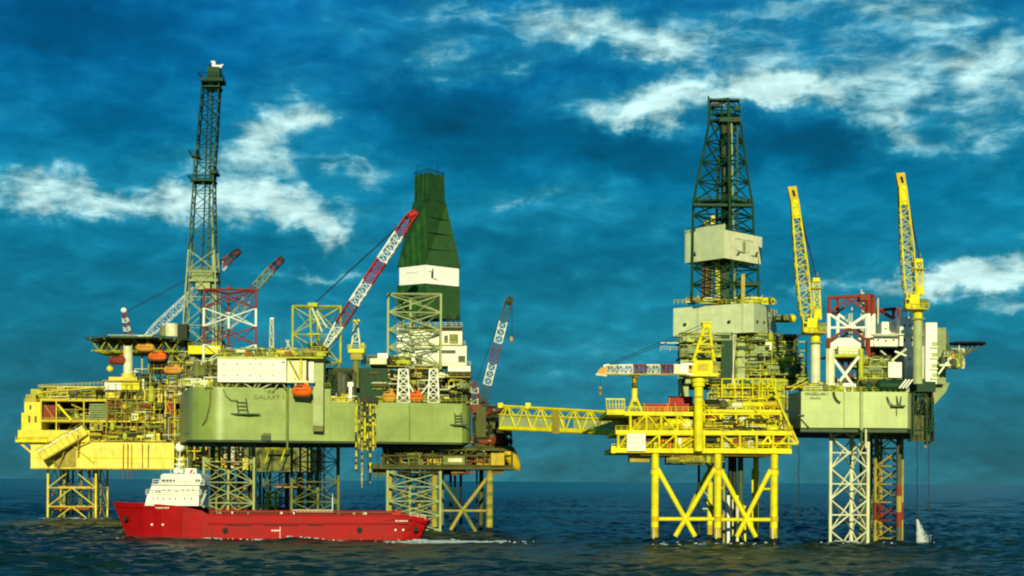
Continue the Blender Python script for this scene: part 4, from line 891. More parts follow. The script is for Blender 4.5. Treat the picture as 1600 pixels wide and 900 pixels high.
for px, py, m, nm in ((608,624,'orange_dull','pale orange survival capsule on deck behind the nearest green leg'),(717 if 0 else 650,624,'orange','small orange capsule between the white jack frames')):
    p = P(px, py+5, 519.5); orange_boat('lifeboat', nm, tuple(p), 4.2, m)

def build_derrick_green():
    D = 556; root = thing('drilling_derrick', 'tapered dark green clad derrick with a white band round it', 'derrick', tuple(P(670, 500, D+8)))
    # corner edge at px 664: left face narrower and turned away, right face wider
    def sq(py, pl, pc, pr):
        l, c, r = P(pl,py,D+7), P(pc,py,D), P(pr,py,D+8.5); b = Vector((l.x+r.x-c.x, l.y+r.y-c.y, c.z)); z = c.z
        return [Vector((l.x,l.y,z)), Vector((c.x,c.y,z)), Vector((r.x,r.y,z)), Vector((b.x,b.y,z))]
    def band(name, a, b, m, parent=root, label=None):
        A, B = sq(*a), sq(*b); mb = MB(); mb.hexa(A+B, m); return part(mb, name, parent, label)
    band('cladding', (495,620,664,719), (443,620,664,719), 'green_sheet'); band('cladding', (413,620.5,665,720), (312,645.5,668,697.5), 'green_sheet'); band('cladding', (311.5,647,669,695.5), (269,647.5,669.5,694.5), 'green_sheet')
    wb = band('cladding', (442.6,624,664.5,717), (413.4,624,665,717), 'white_band', root, 'white band of cladding with small dark lettering')
    for py in (338, 362, 388): 
        t = (413-py)/101; band('seam', (py+.25,620.5+25*t+.05,665+3*t,720-22.5*t-.05), (py-.25,620.5+25*t+.05,665+3*t,720-22.5*t-.05), 'green_dark')
    for py, a in ((443.3,(619.5,664,719.5)),(413.3,(620,665,720.5)),(311.8,(645,668,698)),(495.6,(619.5,664,719.5))): band('flashing', (py+.5,)+a, (py-.5,)+a, 'green_dark')
    # emblem on the band (dark stroke and tail), faint word on the left face
    S1 = sq(428,624,664.7,717); c, r = S1[1], S1[2]; l = S1[0]; n = (r-c).cross(Vector((0,0,1))).normalized()
    def mark(t, z, w, h, m, face=(c, r), sk=0.0):
        a, b = face; d = (b-a).normalized(); nn = d.cross(Vector((0,0,1))).normalized(); nn = nn if nn.y < 0 else -nn; o = a.lerp(b, t)+Vector((0,0,z))
        q = [o, o+d*w, o+d*w+Vector((0,0,h))+d*sk, o+Vector((0,0,h))+d*sk]; mb.hexa([q[0]+nn*.08, q[1]+nn*.08, q[1]-nn*.02, q[0]-nn*.02, q[3]+nn*.08, q[2]+nn*.08, q[2]-nn*.02, q[3]-nn*.02], m)
    mb = MB(); mark(.17,-1.2,.75,2.4,'black',sk=.15); mark(.20,1.35,.5,.6,'black'); mark(.10,.8,.8,.25,'letter_green'); mark(.235,-1.5,1.5,.3,'steel_mid',sk=-.3); mark(.33,-1.75,.8,.2,'letter_grey'); part(mb, 'emblem', wb)
    mb = MB(); R = random.Random(3)
    for i in range(8): mark(.28+.055*i, .6, .3, R.uniform(.35,.6), 'letter_grey', (l, c))
    part(mb, 'lettering', wb)
    mb = MB(); mb.T((652,270,D+4),(652,257,D+4),.13,'steel_dark',4); mb.T((684,270,D+4),(684,257,D+4),.13,'steel_dark',4); part(mb, 'lightning_rod', root)
    z = P(670,268,D).z; A = sq(268.6,648,669.5,694); mb = MB()
    for i in range(4): mb.rail(A[i], A[(i+1) % 4], 'green_dark', sp=1.4, r=.1)
    part(mb, 'crown_railing', root)
build_derrick_green()

def c3(r):
    D = 507
    st = lambda i: {0:'white',1:'white',2:'redbrown',3:'redbrown'}.get(i) or ('red' if i >= 20 or 9 <= i <= 14 and i > 9 or i in (4,) else 'white')
    def st(i):
        t = i/24
        return 'white' if t < .15 else 'redbrown' if t < .30 else 'white' if t < .46 else 'red' if t < .66 else 'white' if t < .84 else 'red'
    a, b = P(509,541,D-5), P(640,341,D-5)
    part(boom_mesh(a, b, 1.3, 2.8, 2.6, 24, st, None, .26, .15, 'Z'), 'boom', r)
    mb = MB(); boom_mesh(b, P(650,331,D-5), 2.4, 2.2, 1.4, 2, 'red', mb, .3, .25, 'X'); mb.T((640,337,D-6),(651,333,D-6),.9,'red',6); mb.T((643,346,D-5),(649,336,D-5),.7,'redbrown',6); part(mb, 'boom_tip', r)
    mb = MB()
    for o, e in ((0,0),(4,1)): mb.tube(P(640-o*.5,336+o,D-5), P(491,474+e,D), .10, 'rope', 4)
    mb.tube(P(491,474,D), P(497,545,D), .08, 'rope', 4); part(mb, 'cable', r)
    mb = MB(); g = 'yellow_green'
    mb.T((484,478,D),(487,552,D),.25,g,5); mb.T((486,478,D),(503,518,D-1),.3,'cream',5); mb.T((490,478,D+3),(511,512,D-1),.25,'cream',5); mb.T((482,500,D),(500,500,D),.2,g,4); mb.T((481,522,D),(500,522,D),.3,g,5); mb.B(481,496,473,479,D-1,3,g); part(mb, 'a_frame', r)
    mb = MB(); mb.B(484,510,541,551,D-3,7,'steel_dark'); mb.B(480,492,536,548,D,5,'green_dark'); mb.B(496,512,532,541,D+1,4,'hull_dark'); part(mb, 'machinery_house', r)
    mb = MB(); mb.B(490,509,551,556,D-3.5,7,'yellow_green'); mb.B(487,513,548.5,551,D-4,8,'mustard'); mb.rail(P(487,548,D-4), P(514,548,D-4), 'yellow', sp=1.2); part(mb, 'slew_platform', r)
crane('pedestal_crane', 'big red and white banded crane boom leaning across the green clad derrick', P(499,556,507), c3)
def c4(r):
    D = 517; y = 'yellow_pale'
    mb = MB(); mb.T((556,606,D),(556,560,D),1.1,'olive',10); part(mb, 'pedestal', r)
    mb = MB(); mb.B(544,569,545,551,D-2,5,'yellow'); mb.B(548,566,551,562,D-1.5,4,'mustard'); mb.rail(P(543,545,D-2), P(571,545,D-2), 'yellow', sp=1); mb.B(545,550,538,545,D-2,2,'yellow_green'); mb.B(565,569,536,545,D-1,2,'yellow'); part(mb, 'slew_platform', r)
    mb = MB()
    for a in (549,563): 
        for dy in (-1.6, 1.6): mb.tube(P(a,545,D+dy), P(556+(a-556)*.3,502,D+dy*.3), .28, 'cream', 5)
    for py in (534,522,512): 
        w = 7*(1-.7*(545-py)/43); mb.T((556-w,py,D-1),(556+w,py,D-1),.2,'cream',4); mb.T((556-w,py,D-1),(556+w*.8,py-11,D-.6),.16,'cream',4)
    mb.B(551,562,499,503,D-1,2,y); part(mb, 'a_frame', r)
crane('pedestal_crane', 'small white A-frame crane on a yellow base beside the striped boom', P(556,606,517), c4)

# ------------------------------------------------------------------ dark wellhead platform behind the green rig
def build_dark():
    D = 534; root = thing('wellhead_platform', 'dark wellhead platform behind the right end of the green rig', 'oil platform', tuple(P(700,740,D+12).xy)+(0,))
    pal = ['steel_dark','gap_shade','olive_dark','black','hull_dark','steel_mid','olive','rust']
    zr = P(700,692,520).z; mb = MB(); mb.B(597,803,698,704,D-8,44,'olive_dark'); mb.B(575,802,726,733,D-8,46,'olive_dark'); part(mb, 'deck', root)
    part(MB().B(598,802,704,726,D+4,28,'gap_shade').B(741,790,652,698,D+4,22,'gap_shade'), 'shade_backing', root)  # near-black backing, shade between the decks put into its colour
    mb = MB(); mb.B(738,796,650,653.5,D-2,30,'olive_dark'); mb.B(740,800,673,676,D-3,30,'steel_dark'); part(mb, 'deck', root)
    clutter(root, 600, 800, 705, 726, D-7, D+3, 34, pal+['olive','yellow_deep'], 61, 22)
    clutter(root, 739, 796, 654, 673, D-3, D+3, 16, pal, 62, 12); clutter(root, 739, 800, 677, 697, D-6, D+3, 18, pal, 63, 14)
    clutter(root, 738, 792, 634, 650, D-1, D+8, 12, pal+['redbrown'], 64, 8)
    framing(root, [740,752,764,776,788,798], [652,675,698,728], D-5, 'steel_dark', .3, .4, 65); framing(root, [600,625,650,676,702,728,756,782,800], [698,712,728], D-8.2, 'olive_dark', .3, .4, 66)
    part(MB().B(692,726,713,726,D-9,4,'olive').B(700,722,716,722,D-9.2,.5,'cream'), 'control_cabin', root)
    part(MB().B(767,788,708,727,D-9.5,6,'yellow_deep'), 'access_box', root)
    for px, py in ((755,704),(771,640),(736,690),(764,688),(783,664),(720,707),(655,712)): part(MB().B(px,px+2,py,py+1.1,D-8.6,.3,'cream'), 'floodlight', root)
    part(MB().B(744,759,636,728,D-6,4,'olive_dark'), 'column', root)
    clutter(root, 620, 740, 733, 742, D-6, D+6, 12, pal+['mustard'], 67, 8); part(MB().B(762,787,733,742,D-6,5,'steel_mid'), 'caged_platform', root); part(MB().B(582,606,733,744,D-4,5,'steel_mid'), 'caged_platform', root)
    # jacket
    zt = P(700,733,D).z
    def jl(px, Dl, m='mustard', r=.85):
        x = P(px,760,Dl).x; part(MB().tube((x,Dl,1.5),(x,Dl,zt),r,m,10).tube((x,Dl,-4),(x,Dl,1.5),r*1.02,'growth',10), 'jacket_leg', root); return x
    xa = jl(679,D-4,'mustard',1.0); xb = jl(765,D-6,'mustard',1.05); xc = jl(690,D+16,'olive',.8); xd = jl(608,D-2,'yellow_deep',.9); xe = jl(752,D+18,'olive_dark',.7)
    mb = MB(); y = D-5
    for px, h in ((765, 0),):
        for k in range(5):
            zz = 4+k*3.6; mb.tube((xb,D-6,zz),(xb,D-6,zz+1.2),1.09,'olive',10)
    part(mb, 'jacket_collar', root)
    mb = MB(); T_ = lambda a, b, r, m='mustard': mb.T((a[0],a[1],y),(b[0],b[1],y),r,m,8)
    T_((690,798),(765,798),.38); T_((762,746),(722,798),.55); T_((722,798),(704,828),.55); T_((686,745),(724,798),.45,'olive'); T_((724,798),(744,832),.55,'olive'); T_((608,800),(690,800),.3,'olive')
    part(mb, 'jacket_brace', root)
    mb = MB(); y = D+12; T_((620,760),(640,784),.5); T_((650,800),(668,765),.5); T_((612,745),(672,745),.4,'olive_dark'); part(mb, 'jacket_brace', root)
    for px, r, m in ((704,.45,'steel_dark'),(711,.4,'steel_dark'),(720,.45,'black'),(652,.4,'olive_dark'),(660,.45,'olive'),(667,.35,'steel_dark'),(636,.4,'olive_dark'),(745,.3,'steel_dark')): part(MB().T((px,733,D+8),(px,830,D+8),r,m,7), 'conductor_pipe', root)
    return root
build_dark()
# its yellow boat
def build_freefall():
    D = 528; a, b = P(791,700,D), P(812,738,D); r = thing('lifeboat', 'deep yellow free fall boat hanging nose down from the dark platform', 'lifeboat', tuple(P(795,705,D)), 'lifeboats hanging under the deck edges')
    d = (b-a).normalized(); u = Vector((d.z,0,-d.x)); w = Vector((0,1,0)); mb = MB(); mb.lathe(a, [(0,.7),(.8,1.6),(3,1.95),(5.5,1.8),(7,1.2),(8.2,.2)], 'yellow_deep', 12, (d,u,w)); part(mb, 'hull', r, smooth=True)
    part(MB().lathe(a+d*1.0-u*1.2, [(0,.3),(.2,1.0),(1.8,1.0),(2.1,.5)], 'orange_dull', 8, (d,u,w)), 'canopy', r)
    part(MB().tube(a-u*.5, a-u*.5-d*2.5+Vector((0,0,.5)), .12, 'steel_dark', 4), 'fall_wire', r)
build_freefall()
def c5(r):
    D = 533
    mb = boom_mesh(P(753,634,D), P(795,470,D), 1.6, 2.4, 2.2, 15, lambda i: ('steel_mid','white','redbrown','white','steel_mid')[i//3 % 5], None, .22, .13, 'Z'); part(mb, 'boom', r)
    mb = MB(); mb.T((794,476,D),(799,464,D),.8,'steel_dark',6); mb.B(791,802,464,472,D-1,2,'steel_dark'); part(mb, 'boom_tip', r)
    mb = MB(); mb.T((800,466,D),(800,528,D),.07,'rope',4); mb.T((792,468,D),(741,606,D),.08,'rope',4); part(mb, 'cable', r)
    part(MB().vessel(P(799,526,D),P(799,534,D),.5,'orange_dull',8), 'hook', r)
    mb = MB(); boom_mesh(P(740,640,D), P(742,597,D), 2.6, 2.4, 1.0, 5, lambda i: ('redbrown','cream')[i % 2], mb, .25, .16); mb.T((741,604,D),(756,630,D),.2,'redbrown',4); part(mb, 'gantry', r)
    part(MB().B(738,752,632,645,D-2,6,'redbrown').B(752.2,764,628,645,D-1,5,'steel_dark').B(738,760,624,630,D-1,4,'steel_dark'), 'machinery_house', r)
crane('lattice_crane', 'red and white lattice crane standing on the dark platform beside the green rig', P(750,645,533), c5)

# ------------------------------------------------------------------ gangway bridge between the two platforms
def build_bridge():
    DL, DR = 510, 470
    root = thing('gangway_bridge', 'long yellow enclosed truss gangway joining the dark platform to the yellow one', 'bridge', tuple(P(778,672,DL)))
    def pt(px, py, dy=0):
        t = (px-780)/(985-780); D = DL+(DR-DL)*t; p = P(px,py,D); return p+Vector((0,dy,0))
    L_ = lambda a, b, t: a+(b-a)*t
    rows = {'top': (634, 646), 'mid': (648, 656.5), 'rail': (665, 672), 'bot': (669.5, 679)}
    n = 16; W = 4.2; xs = [780+(986-780)*i/n for i in range(n+1)]
    y = lambda k, i: L_(rows[k][0], rows[k][1], i/n)
    mb = MB()
    for k, r in (('top',.42),('mid',.3),('bot',.42)):
        for w in (0, W): mb.path([pt(xs[i], y(k,i), w) for i in range(n+1)], r, 'yellow', 6)
    for i in range(n):
        for w in (0, W):
            if i % 2 == 0: mb.tube(pt(xs[i],y('bot',i),w), pt(xs[i+1],y('top',i+1),w), .24, 'yellow', 5); mb.tube(pt(xs[i]+1.2,y('mid',i),w-.3), pt(xs[i+1]-1,y('top',i+1),w-.3), .17, 'yellow', 4)
            else: mb.tube(pt(xs[i],y('top',i),w), pt(xs[i+1],y('bot',i+1),w), .24, 'yellow', 5); mb.tube(pt(xs[i]+1,y('top',i),w-.3), pt(xs[i+1]-1.2,y('mid',i+1),w-.3), .17, 'yellow', 4)
        mb.tube(pt(xs[i],y('top',i)), pt(xs[i],y('top',i),W), .18, 'yellow', 4)
    part(mb, 'truss', root)
    for k0, k1 in ((0, 8), (9, n)):
        mb = MB()
        for i in range(k0, k1):
            a, b, c, d = pt(xs[i],y('mid',i)+1.5,.25), pt(xs[i+1],y('mid',i+1)+1.5,.25), pt(xs[i+1],y('rail',i+1),.25), pt(xs[i],y('rail',i),.25)
            o = Vector((0,.12,0)); mb.hexa([d, c, c+o, d+o, a, b, b+o, a+o], 'pale_green')
        part(mb, 'side_panel', root, 'grey green side panels')
    mb = MB()
    for i in range(n):
        a, b = pt(xs[i],y('bot',i)-1.2,0.1), pt(xs[i+1],y('bot',i+1)-1.2,0.1); o = Vector((0,W-.2,0)); h = Vector((0,0,.3)); mb.hexa([a, b, b+o, a+o, a+h, b+h, b+o+h, a+o+h], 'olive_dark')
        a, b = pt(xs[i],y('rail',i)+.4,-.25), pt(xs[i+1],y('rail',i+1)+.4,-.25); o = Vector((0,.2,0)); h = Vector((0,0,-.7)); mb.hexa([a+h, b+h, b+h+o, a+h+o, a, b, b+o, a+o], 'yellow')
    part(mb, 'walkway', root)
    part(MB().hexa([pt(862,677,-.6),pt(874,678,-.6),pt(874,678,1),pt(862,677,1),pt(862,641,-.6),pt(874,641.5,-.6),pt(874,641.5,1),pt(862,641,1)], 'mustard'), 'access_frame', root)
    mb = MB()
    for px in (782, 825): t = (px-780)/206; D = DL+(DR-DL)*t; mb.B(px-4,px+4,629.5,637+8*t,D-.8,5.5,'yellow')
    part(mb, 'portal', root)
    mb = MB(); mb.T((760,637,530),(784,636,511),.12,'rope',4); mb.T((760,655,530),(784,657,511),.2,'steel_dark',4); mb.T((772,672,530),(784,668,511),.5,'steel_dark',5); mb.B(776,790,671,676,510.5,18,'steel_dark'); part(mb, 'bridge_bearing', root)
build_bridge()
# ------------------------------------------------------------------ yellow wellhead platform (right of centre)
def build_yellow():
    D = 432; root = thing('wellhead_platform', 'bright yellow wellhead platform on six tubular jacket legs right of centre', 'oil platform', tuple(P(1110,740,D+14).xy)+(0,))
    Y = 'yellow'; pal = ['yellow','yellow','mustard','yellow_green','olive_dark','yellow_deep','gap_shade','steel_dark','cream','yellow_deep','rust']; palu = ['yellow','yellow','yellow_pale','mustard','yellow_green','yellow_deep','olive','steel_dark','cream','olive_dark','gap_shade']  # darkest entries stand in for shaded gaps in the yellow mass
    # jacket legs
    zt = P(1110,708,D).z
    def jl(px, dy, r=.95, m=Y):
        x = P(px,760,D).x if dy == 0 else P(px,760,D+dy).x
        part(MB().tube((x,D+dy,4.4),(x,D+dy,zt),r,m,14).tube((x,D+dy,1.8),(x,D+dy,4.4),r*.99,'yellow_stained',14).tube((x,D+dy,-4),(x,D+dy,2.0),r*.72,'growth',10).tube((x,D+dy,zt-5.5),(x,D+dy,zt-4.3),r*1.22,m,14), 'jacket_leg', root); return x
    for px in (1023.5, 1121.5, 1209.5):
        jl(px, 1.5)
        for py in (735, 811): part(MB().T((px,py-4,D+1.5),(px,py+4,D+1.5),1.05,'yellow_deep',14), 'node_collar', root)
        part(MB().T((px-2.5,826,D+.3),(px-2.5,842,D+.3),.16,'cream',5), 'anode', root)
    for px in (1109.5, 1181): jl(px, 27, .75)
    def br(name, lst, dy):
        mb = MB()
        for a, b, r in lst: mb.T((a[0],a[1],D+dy),(b[0],b[1],D+dy),r,Y,10)
        return part(mb, name, root)
    br('jacket_brace', [((1024,811),(1121,811),.48),((1121,812),(1209,812),.48)], 1.5)
    br('jacket_brace', [((1027,732),(1086,838),.62),((1117,732),(1055,838),.62)], 1.2)
    br('jacket_brace', [((1126,734),(1181,839),.62),((1204,734),(1151,839),.62)], 1.2)
    br('jacket_brace', [((1105,738),(1075,800),.45),((1180,733),(1180,812),.35),((1176,733),(1176,812),.3),((1190,764),(1209,764),.3),((1121,762),(1140,764),.3),((1100,780),(1130,808),.4),((1150,770),(1181,830),.4)], 24)
    for px, dy, m, r, a in ((1138,12,'white',.42,774),(1152,12,'cream',.4,774),(1131,14,'mustard',.3,712),(1141,16,'steel_dark',.6,712),(1147,17,'steel_dark',.7,712),(1157,16,'hull_dark',.75,712),(1092,20,'steel_dark',.35,712),(1145,10,'cream',.2,780),(1164,14,'yellow',.3,790)):
        part(MB().T((px,a,D+dy),(px,855,D+dy),r,m,8), 'conductor_pipe', root)
    part(MB().T((1106,752,D+4),(1112,752,D+4),.2,'cream',4).T((1098,795,D+6),(1106,795,D+6),.2,'cream',4).T((1098,765,D+8),(1106,775,D+8),.12,'cream',4), 'anode', root)
    # lower deck
    mb = MB(); mb.B(958,1237,700.5,708,D,42,Y); mb.B(1000,1215,708,712,D+2,36,'yellow_deep'); part(mb, 'deck', root)
    part(MB().vessel(P(1062,698,D+1.2),P(1062,684,D+1.2),.5,'white'), 'vertical_vessel', root); part(MB().vessel(P(1128,696,D+1.4),P(1139,696,D+1.4),.8,'cream'), 'horizontal_vessel', root); part(MB().B(1146,1156,686,700,D+1.2,2,'redbrown'), 'equipment_cabinet', root); part(MB().B(966,974,690,700,D+2,2,'rust'), 'equipment_cabinet', root)
    mb = MB(); mb.B(984,1016,709,722,D+5,6,'mustard'); part(mb, 'access_box', root)
    mb = MB(); mb.prism([(P(a,720,D+6).x, D+b) for a, b in ((1045,3),(1125,3),(1125,18),(1045,18))], P(1080,726,D+8).z, P(1080,712,D+8).z, 'olive'); part(mb, 'drain_tank', root); clutter(root, 1045, 1130, 711, 724, D+1.5, D+8, 12, ['mustard','yellow_green','olive','yellow'], 71, 8)
    part(MB().rail(P(956,701,D+.2), P(1236,701,D+.2), Y, sp=1.4), 'railing', root)
    part(MB().B(955,962,697,708,D-.5,8,Y), 'end_platform', root)
    # middle and upper decks
    mb = MB(); mb.B(962,1238,672.5,679.5,D+.2,40,Y); part(mb, 'deck', root)
    mb = MB(); mb.B(948,1100,643,649.5,D+.2,40,Y); mb.B(1100.2,1225,640,644.5,D+1.4,38,Y); part(mb, 'deck', root)
    part(MB().B(985,1230,650,672,D+14,18,'olive_dark').B(985,1230,680,700,D+14,18,'gap_shade'), 'shade_backing', root)  # dark backing paints the shade behind the deck equipment
    framing(root, [966,980,1005,1030,1056,1085,1100,1128,1156,1182,1208,1232], [679,702], D+.6, Y, .30, .62, 72); framing(root, [985,1010,1033,1058,1085,1100,1126,1150,1176,1200,1220], [647,675], D+.6, Y, .32, .62, 73)
    framing(root, [990,1020,1050,1080,1110,1140,1170,1200,1230], [647,675,702], D+9, 'mustard', .28, .5, 74)
    clutter(root, 990, 1085, 651, 672, D+1.2, D+12, 26, pal, 75, 18); clutter(root, 1100, 1225, 646, 672, D+1.2, D+12, 30, pal, 76, 22); clutter(root, 1100, 1215, 622, 640, D+1.6, D+6, 26, palu, 761, 16); clutter(root, 1100, 1235, 655, 672, D-.2, D+1, 10, palu, 762, 8, 'pf')
    clutter(root, 965, 1085, 681, 700, D+2, D+14, 26, pal, 77, 16); clutter(root, 1100, 1232, 681, 700, D+2, D+14, 30, pal+['cream'], 78, 20)
    # upper works to the right: frames, ladders, tanks
    clutter(root, 1110, 1225, 600, 640, D+6, D+16, 26, ['yellow','mustard','yellow_green','olive','yellow','yellow_deep','steel_dark','grey_green'], 79, 26, 'vpfb', 1.1)
    framing(root, [1128,1148,1160,1176,1188,1200,1212], [592,606,620,640], D+5, Y, .17, .25, 80); framing(root, [1105,1130,1150,1172,1190,1210], [606,618,630,640], D+12, 'mustard', .2, .3, 81)
    mb = MB()
    for px in (1186, 1192): mb.T((px,592,D+2),(px,672,D+2),.12,Y,4)
    for i in range(26): mb.T((1186,594+i*3,D+2),(1192,594+i*3,D+2),.07,Y,4)
    part(mb, 'caged_ladder', root)
    part(MB().lathe(P(1160,660,D+3),[(0,1.15),(3.2,1.15),(3.4,.9)],'cream',16), 'storage_tank', root); part(MB().B(1140,1152,616,628,D+8,4,'grey_green'), 'equipment_cabinet', root)
    part(MB().stair(P(1098,636,D+1), P(1136,668,D+.5), (0,1.2,0), Y), 'staircase', root); part(MB().stair(P(1060,702,D), P(1090,682,D), (0,1.2,0), Y), 'staircase', root)
    mb = MB(); mb.B(1108,1138,624,640,D+2.2,5,'cream'); [mb.B(a,a+4,628,640,D+1.9,.3,'steel_mid') for a in (1112,1122,1131)]; part(mb, 'control_cabin', root)
    part(MB().rail(P(948,643,D+.4), P(1085,643,D+.4), Y, sp=1.4).rail(P(1100,640,D+1.5), P(1225,640,D+1.5), Y, sp=1.4).rail(P(962,672.5,D+.4), P(1238,672.5,D+.4), Y, sp=1.4), 'railing', root)
    mb = MB(); z0, z1 = P(960,648,D).z, P(960,623,D).z    # cage platform at the left end
    mb.B(948,976,640,648,D-.5,6,Y); mb.B(946.5,976,622.5,624.5,D-.5,.3,Y)
    for px in (947.5,952,957,962,967,972,975.5): mb.T((px,623,D-.35),(px+.6,640,D-.35),.13,Y,4)
    mb.T((947.5,632,D-.35),(976,632,D-.35),.1,Y,4); part(mb, 'caged_platform', root)
    # boom rest
    mb = MB(); mb.T((991.5,628,D+6),(991.5,590,D+6),.75,'yellow_pale',12); mb.T((991.5,592,D+6),(985,586,D+6),.35,'yellow_pale',6); mb.T((991.5,592,D+6),(998.5,586,D+6),.35,'yellow_pale',6); mb.B(983.5,1000,584.5,586.5,D+5,2.2,'yellow_pale')
    for a in (982,987,997,1003): mb.T((991.5,616,D+6),(a,643,D+6+(2 if a in (987,997) else -1)),.32,Y,5)
    mb.T((984,636,D+5.5),(1001,636,D+5.5),.25,Y,4); part(mb, 'boom_rest', root)
    # life boat frame on the right end
    mb = MB()
    for dy in (1.0, 8):
        mb.T((1180,640,D+dy),(1245,693,D+dy),.34,Y,6); mb.T((1222,640,D+dy),(1247,692,D+dy),.3,Y,6); mb.T((1206,598,D+dy),(1224,645,D+dy),.25,Y,6); mb.T((1185,694,D+dy),(1247,693,D+dy),.36,Y,6); mb.T((1198,655,D+dy),(1204,694,D+dy),.28,Y,6); mb.T((1213,667,D+dy),(1190,694,D+dy),.28,Y,6); mb.T((1230,681,D+dy),(1220,694,D+dy),.25,Y,6); mb.T((1178,660,D+dy),(1210,694,D+dy),.25,Y,6)
    for px, py in ((1180,640),(1213,667),(1245,693),(1204,694)): mb.T((px,py,D+1),(px,py,D+8),.2,Y,5)
    part(mb, 'lifeboat_frame', root)
    for i, px in enumerate((1223,1227,1232,1236)): part(MB().T((px,694,D+3),(px+1,706+3*(i % 2),D+3),.12,'steel_dark',4), 'hanging_hose', root)
    # name board
    b = MB(); b.B(980,1008.5,677.5,704.5,D-.9,.25,'white'); bd = part(b, 'name_board', root, 'white name board with three rows of grey letters')
    for s, py, h in (('ELGIN',684,1.25),('WHP B',692,1.25),('22/30C',699.7,.95)): text(s, bd, P(994.3,py,D-.93), h, 'letter_grey', ext=.015)
    return root
build_yellow()
foam('leg_foam', 'broken foam around the feet of the yellow jacket', P(1125,851,430).x, 430, 40, 10, 22, 11)

def containers():
    D = 438; base = P(1020,643,D).z
    def make():
        r = thing('cargo_container', '', 'container', (0,0,0), 'red cargo containers on the yellow deck'); mb = MB(); mb.box(-3.1,3.1,-1.2,1.2,.1,2.1,'red')
        for i in range(12): mb.box(-2.95+i*.5,-2.8+i*.5,-1.26,-1.2,.25,1.95,'redbrown')
        part(mb, 'body', r)
        for x in (-3.05, 3.05):
            for y in (-1.2, 1.2): part(MB().box(x-.1,x+.1,y-.1,y+.1,0,2.2,'orange_dull'), 'corner_post', r)
        part(MB().box(3.1,3.16,-1.0,1.0,.2,2.0,'orange'), 'door', r); return r
    c = make(); spots = [(1024,D+3,0,.02,'low red container on the yellow deck, nearest the boom rest'),(1050,D+5,0,.0,'middle red container on the yellow deck, left of the crane column'),(1072,D+2,.0,.04,'red container standing against the yellow crane column'),(1063,D+8,2.2,0,'red container stacked on top behind the other two')]
    for i, (px, y, dz, rz, lb) in enumerate(spots):
        x = P(px,643,y).x
        if i == 0: c.location = (x, y, base); c.rotation_euler = (0,0,rz); c['label'] = lb
        else: dup(c, (x, y, base+dz), rz, lb)
    z = P(1035,701,438).z
    for px, m, lb in ((1036,'orange','orange tote box stored on the lowest yellow deck'),):
        x = P(px,701,437).x; solo(MB().box(x-2,x+2,436,438,z,z+2.3,m).box(x-1.2,x+1.6,435.6,436,z+.2,z+1.5,'redbrown').box(x-2.1,x+2.1,435.9,438.1,z+2.302,z+2.5,'orange_dull'), 'tote_box', lb, 'box', (x,437,z))
containers()
def build_ffboat():
    D = 437; a, b = P(1199,645,D), P(1242,689,D); r = thing('lifeboat', 'pale orange free fall boat tilted on the sloping yellow frame', 'lifeboat', tuple(a), 'lifeboats hanging under the deck edges')
    d = (b-a).normalized(); u = Vector((-d.z,0,d.x)); w = Vector((0,1,0)); L_ = (b-a).length
    part(MB().lathe(a, [(0,.5),(.5,1.15),(L_*.3,1.55),(L_*.65,1.35),(L_*.88,.75),(L_,.12)], 'orange_dull', 14, (d,u,w)), 'hull', r, smooth=True)
    part(MB().lathe(a+d*.4+u*1.0, [(0,.25),(.25,.75),(1.6,.8),(2.2,.3)], 'yellow', 10, (d,u,w)), 'canopy', r, smooth=True)
build_ffboat()

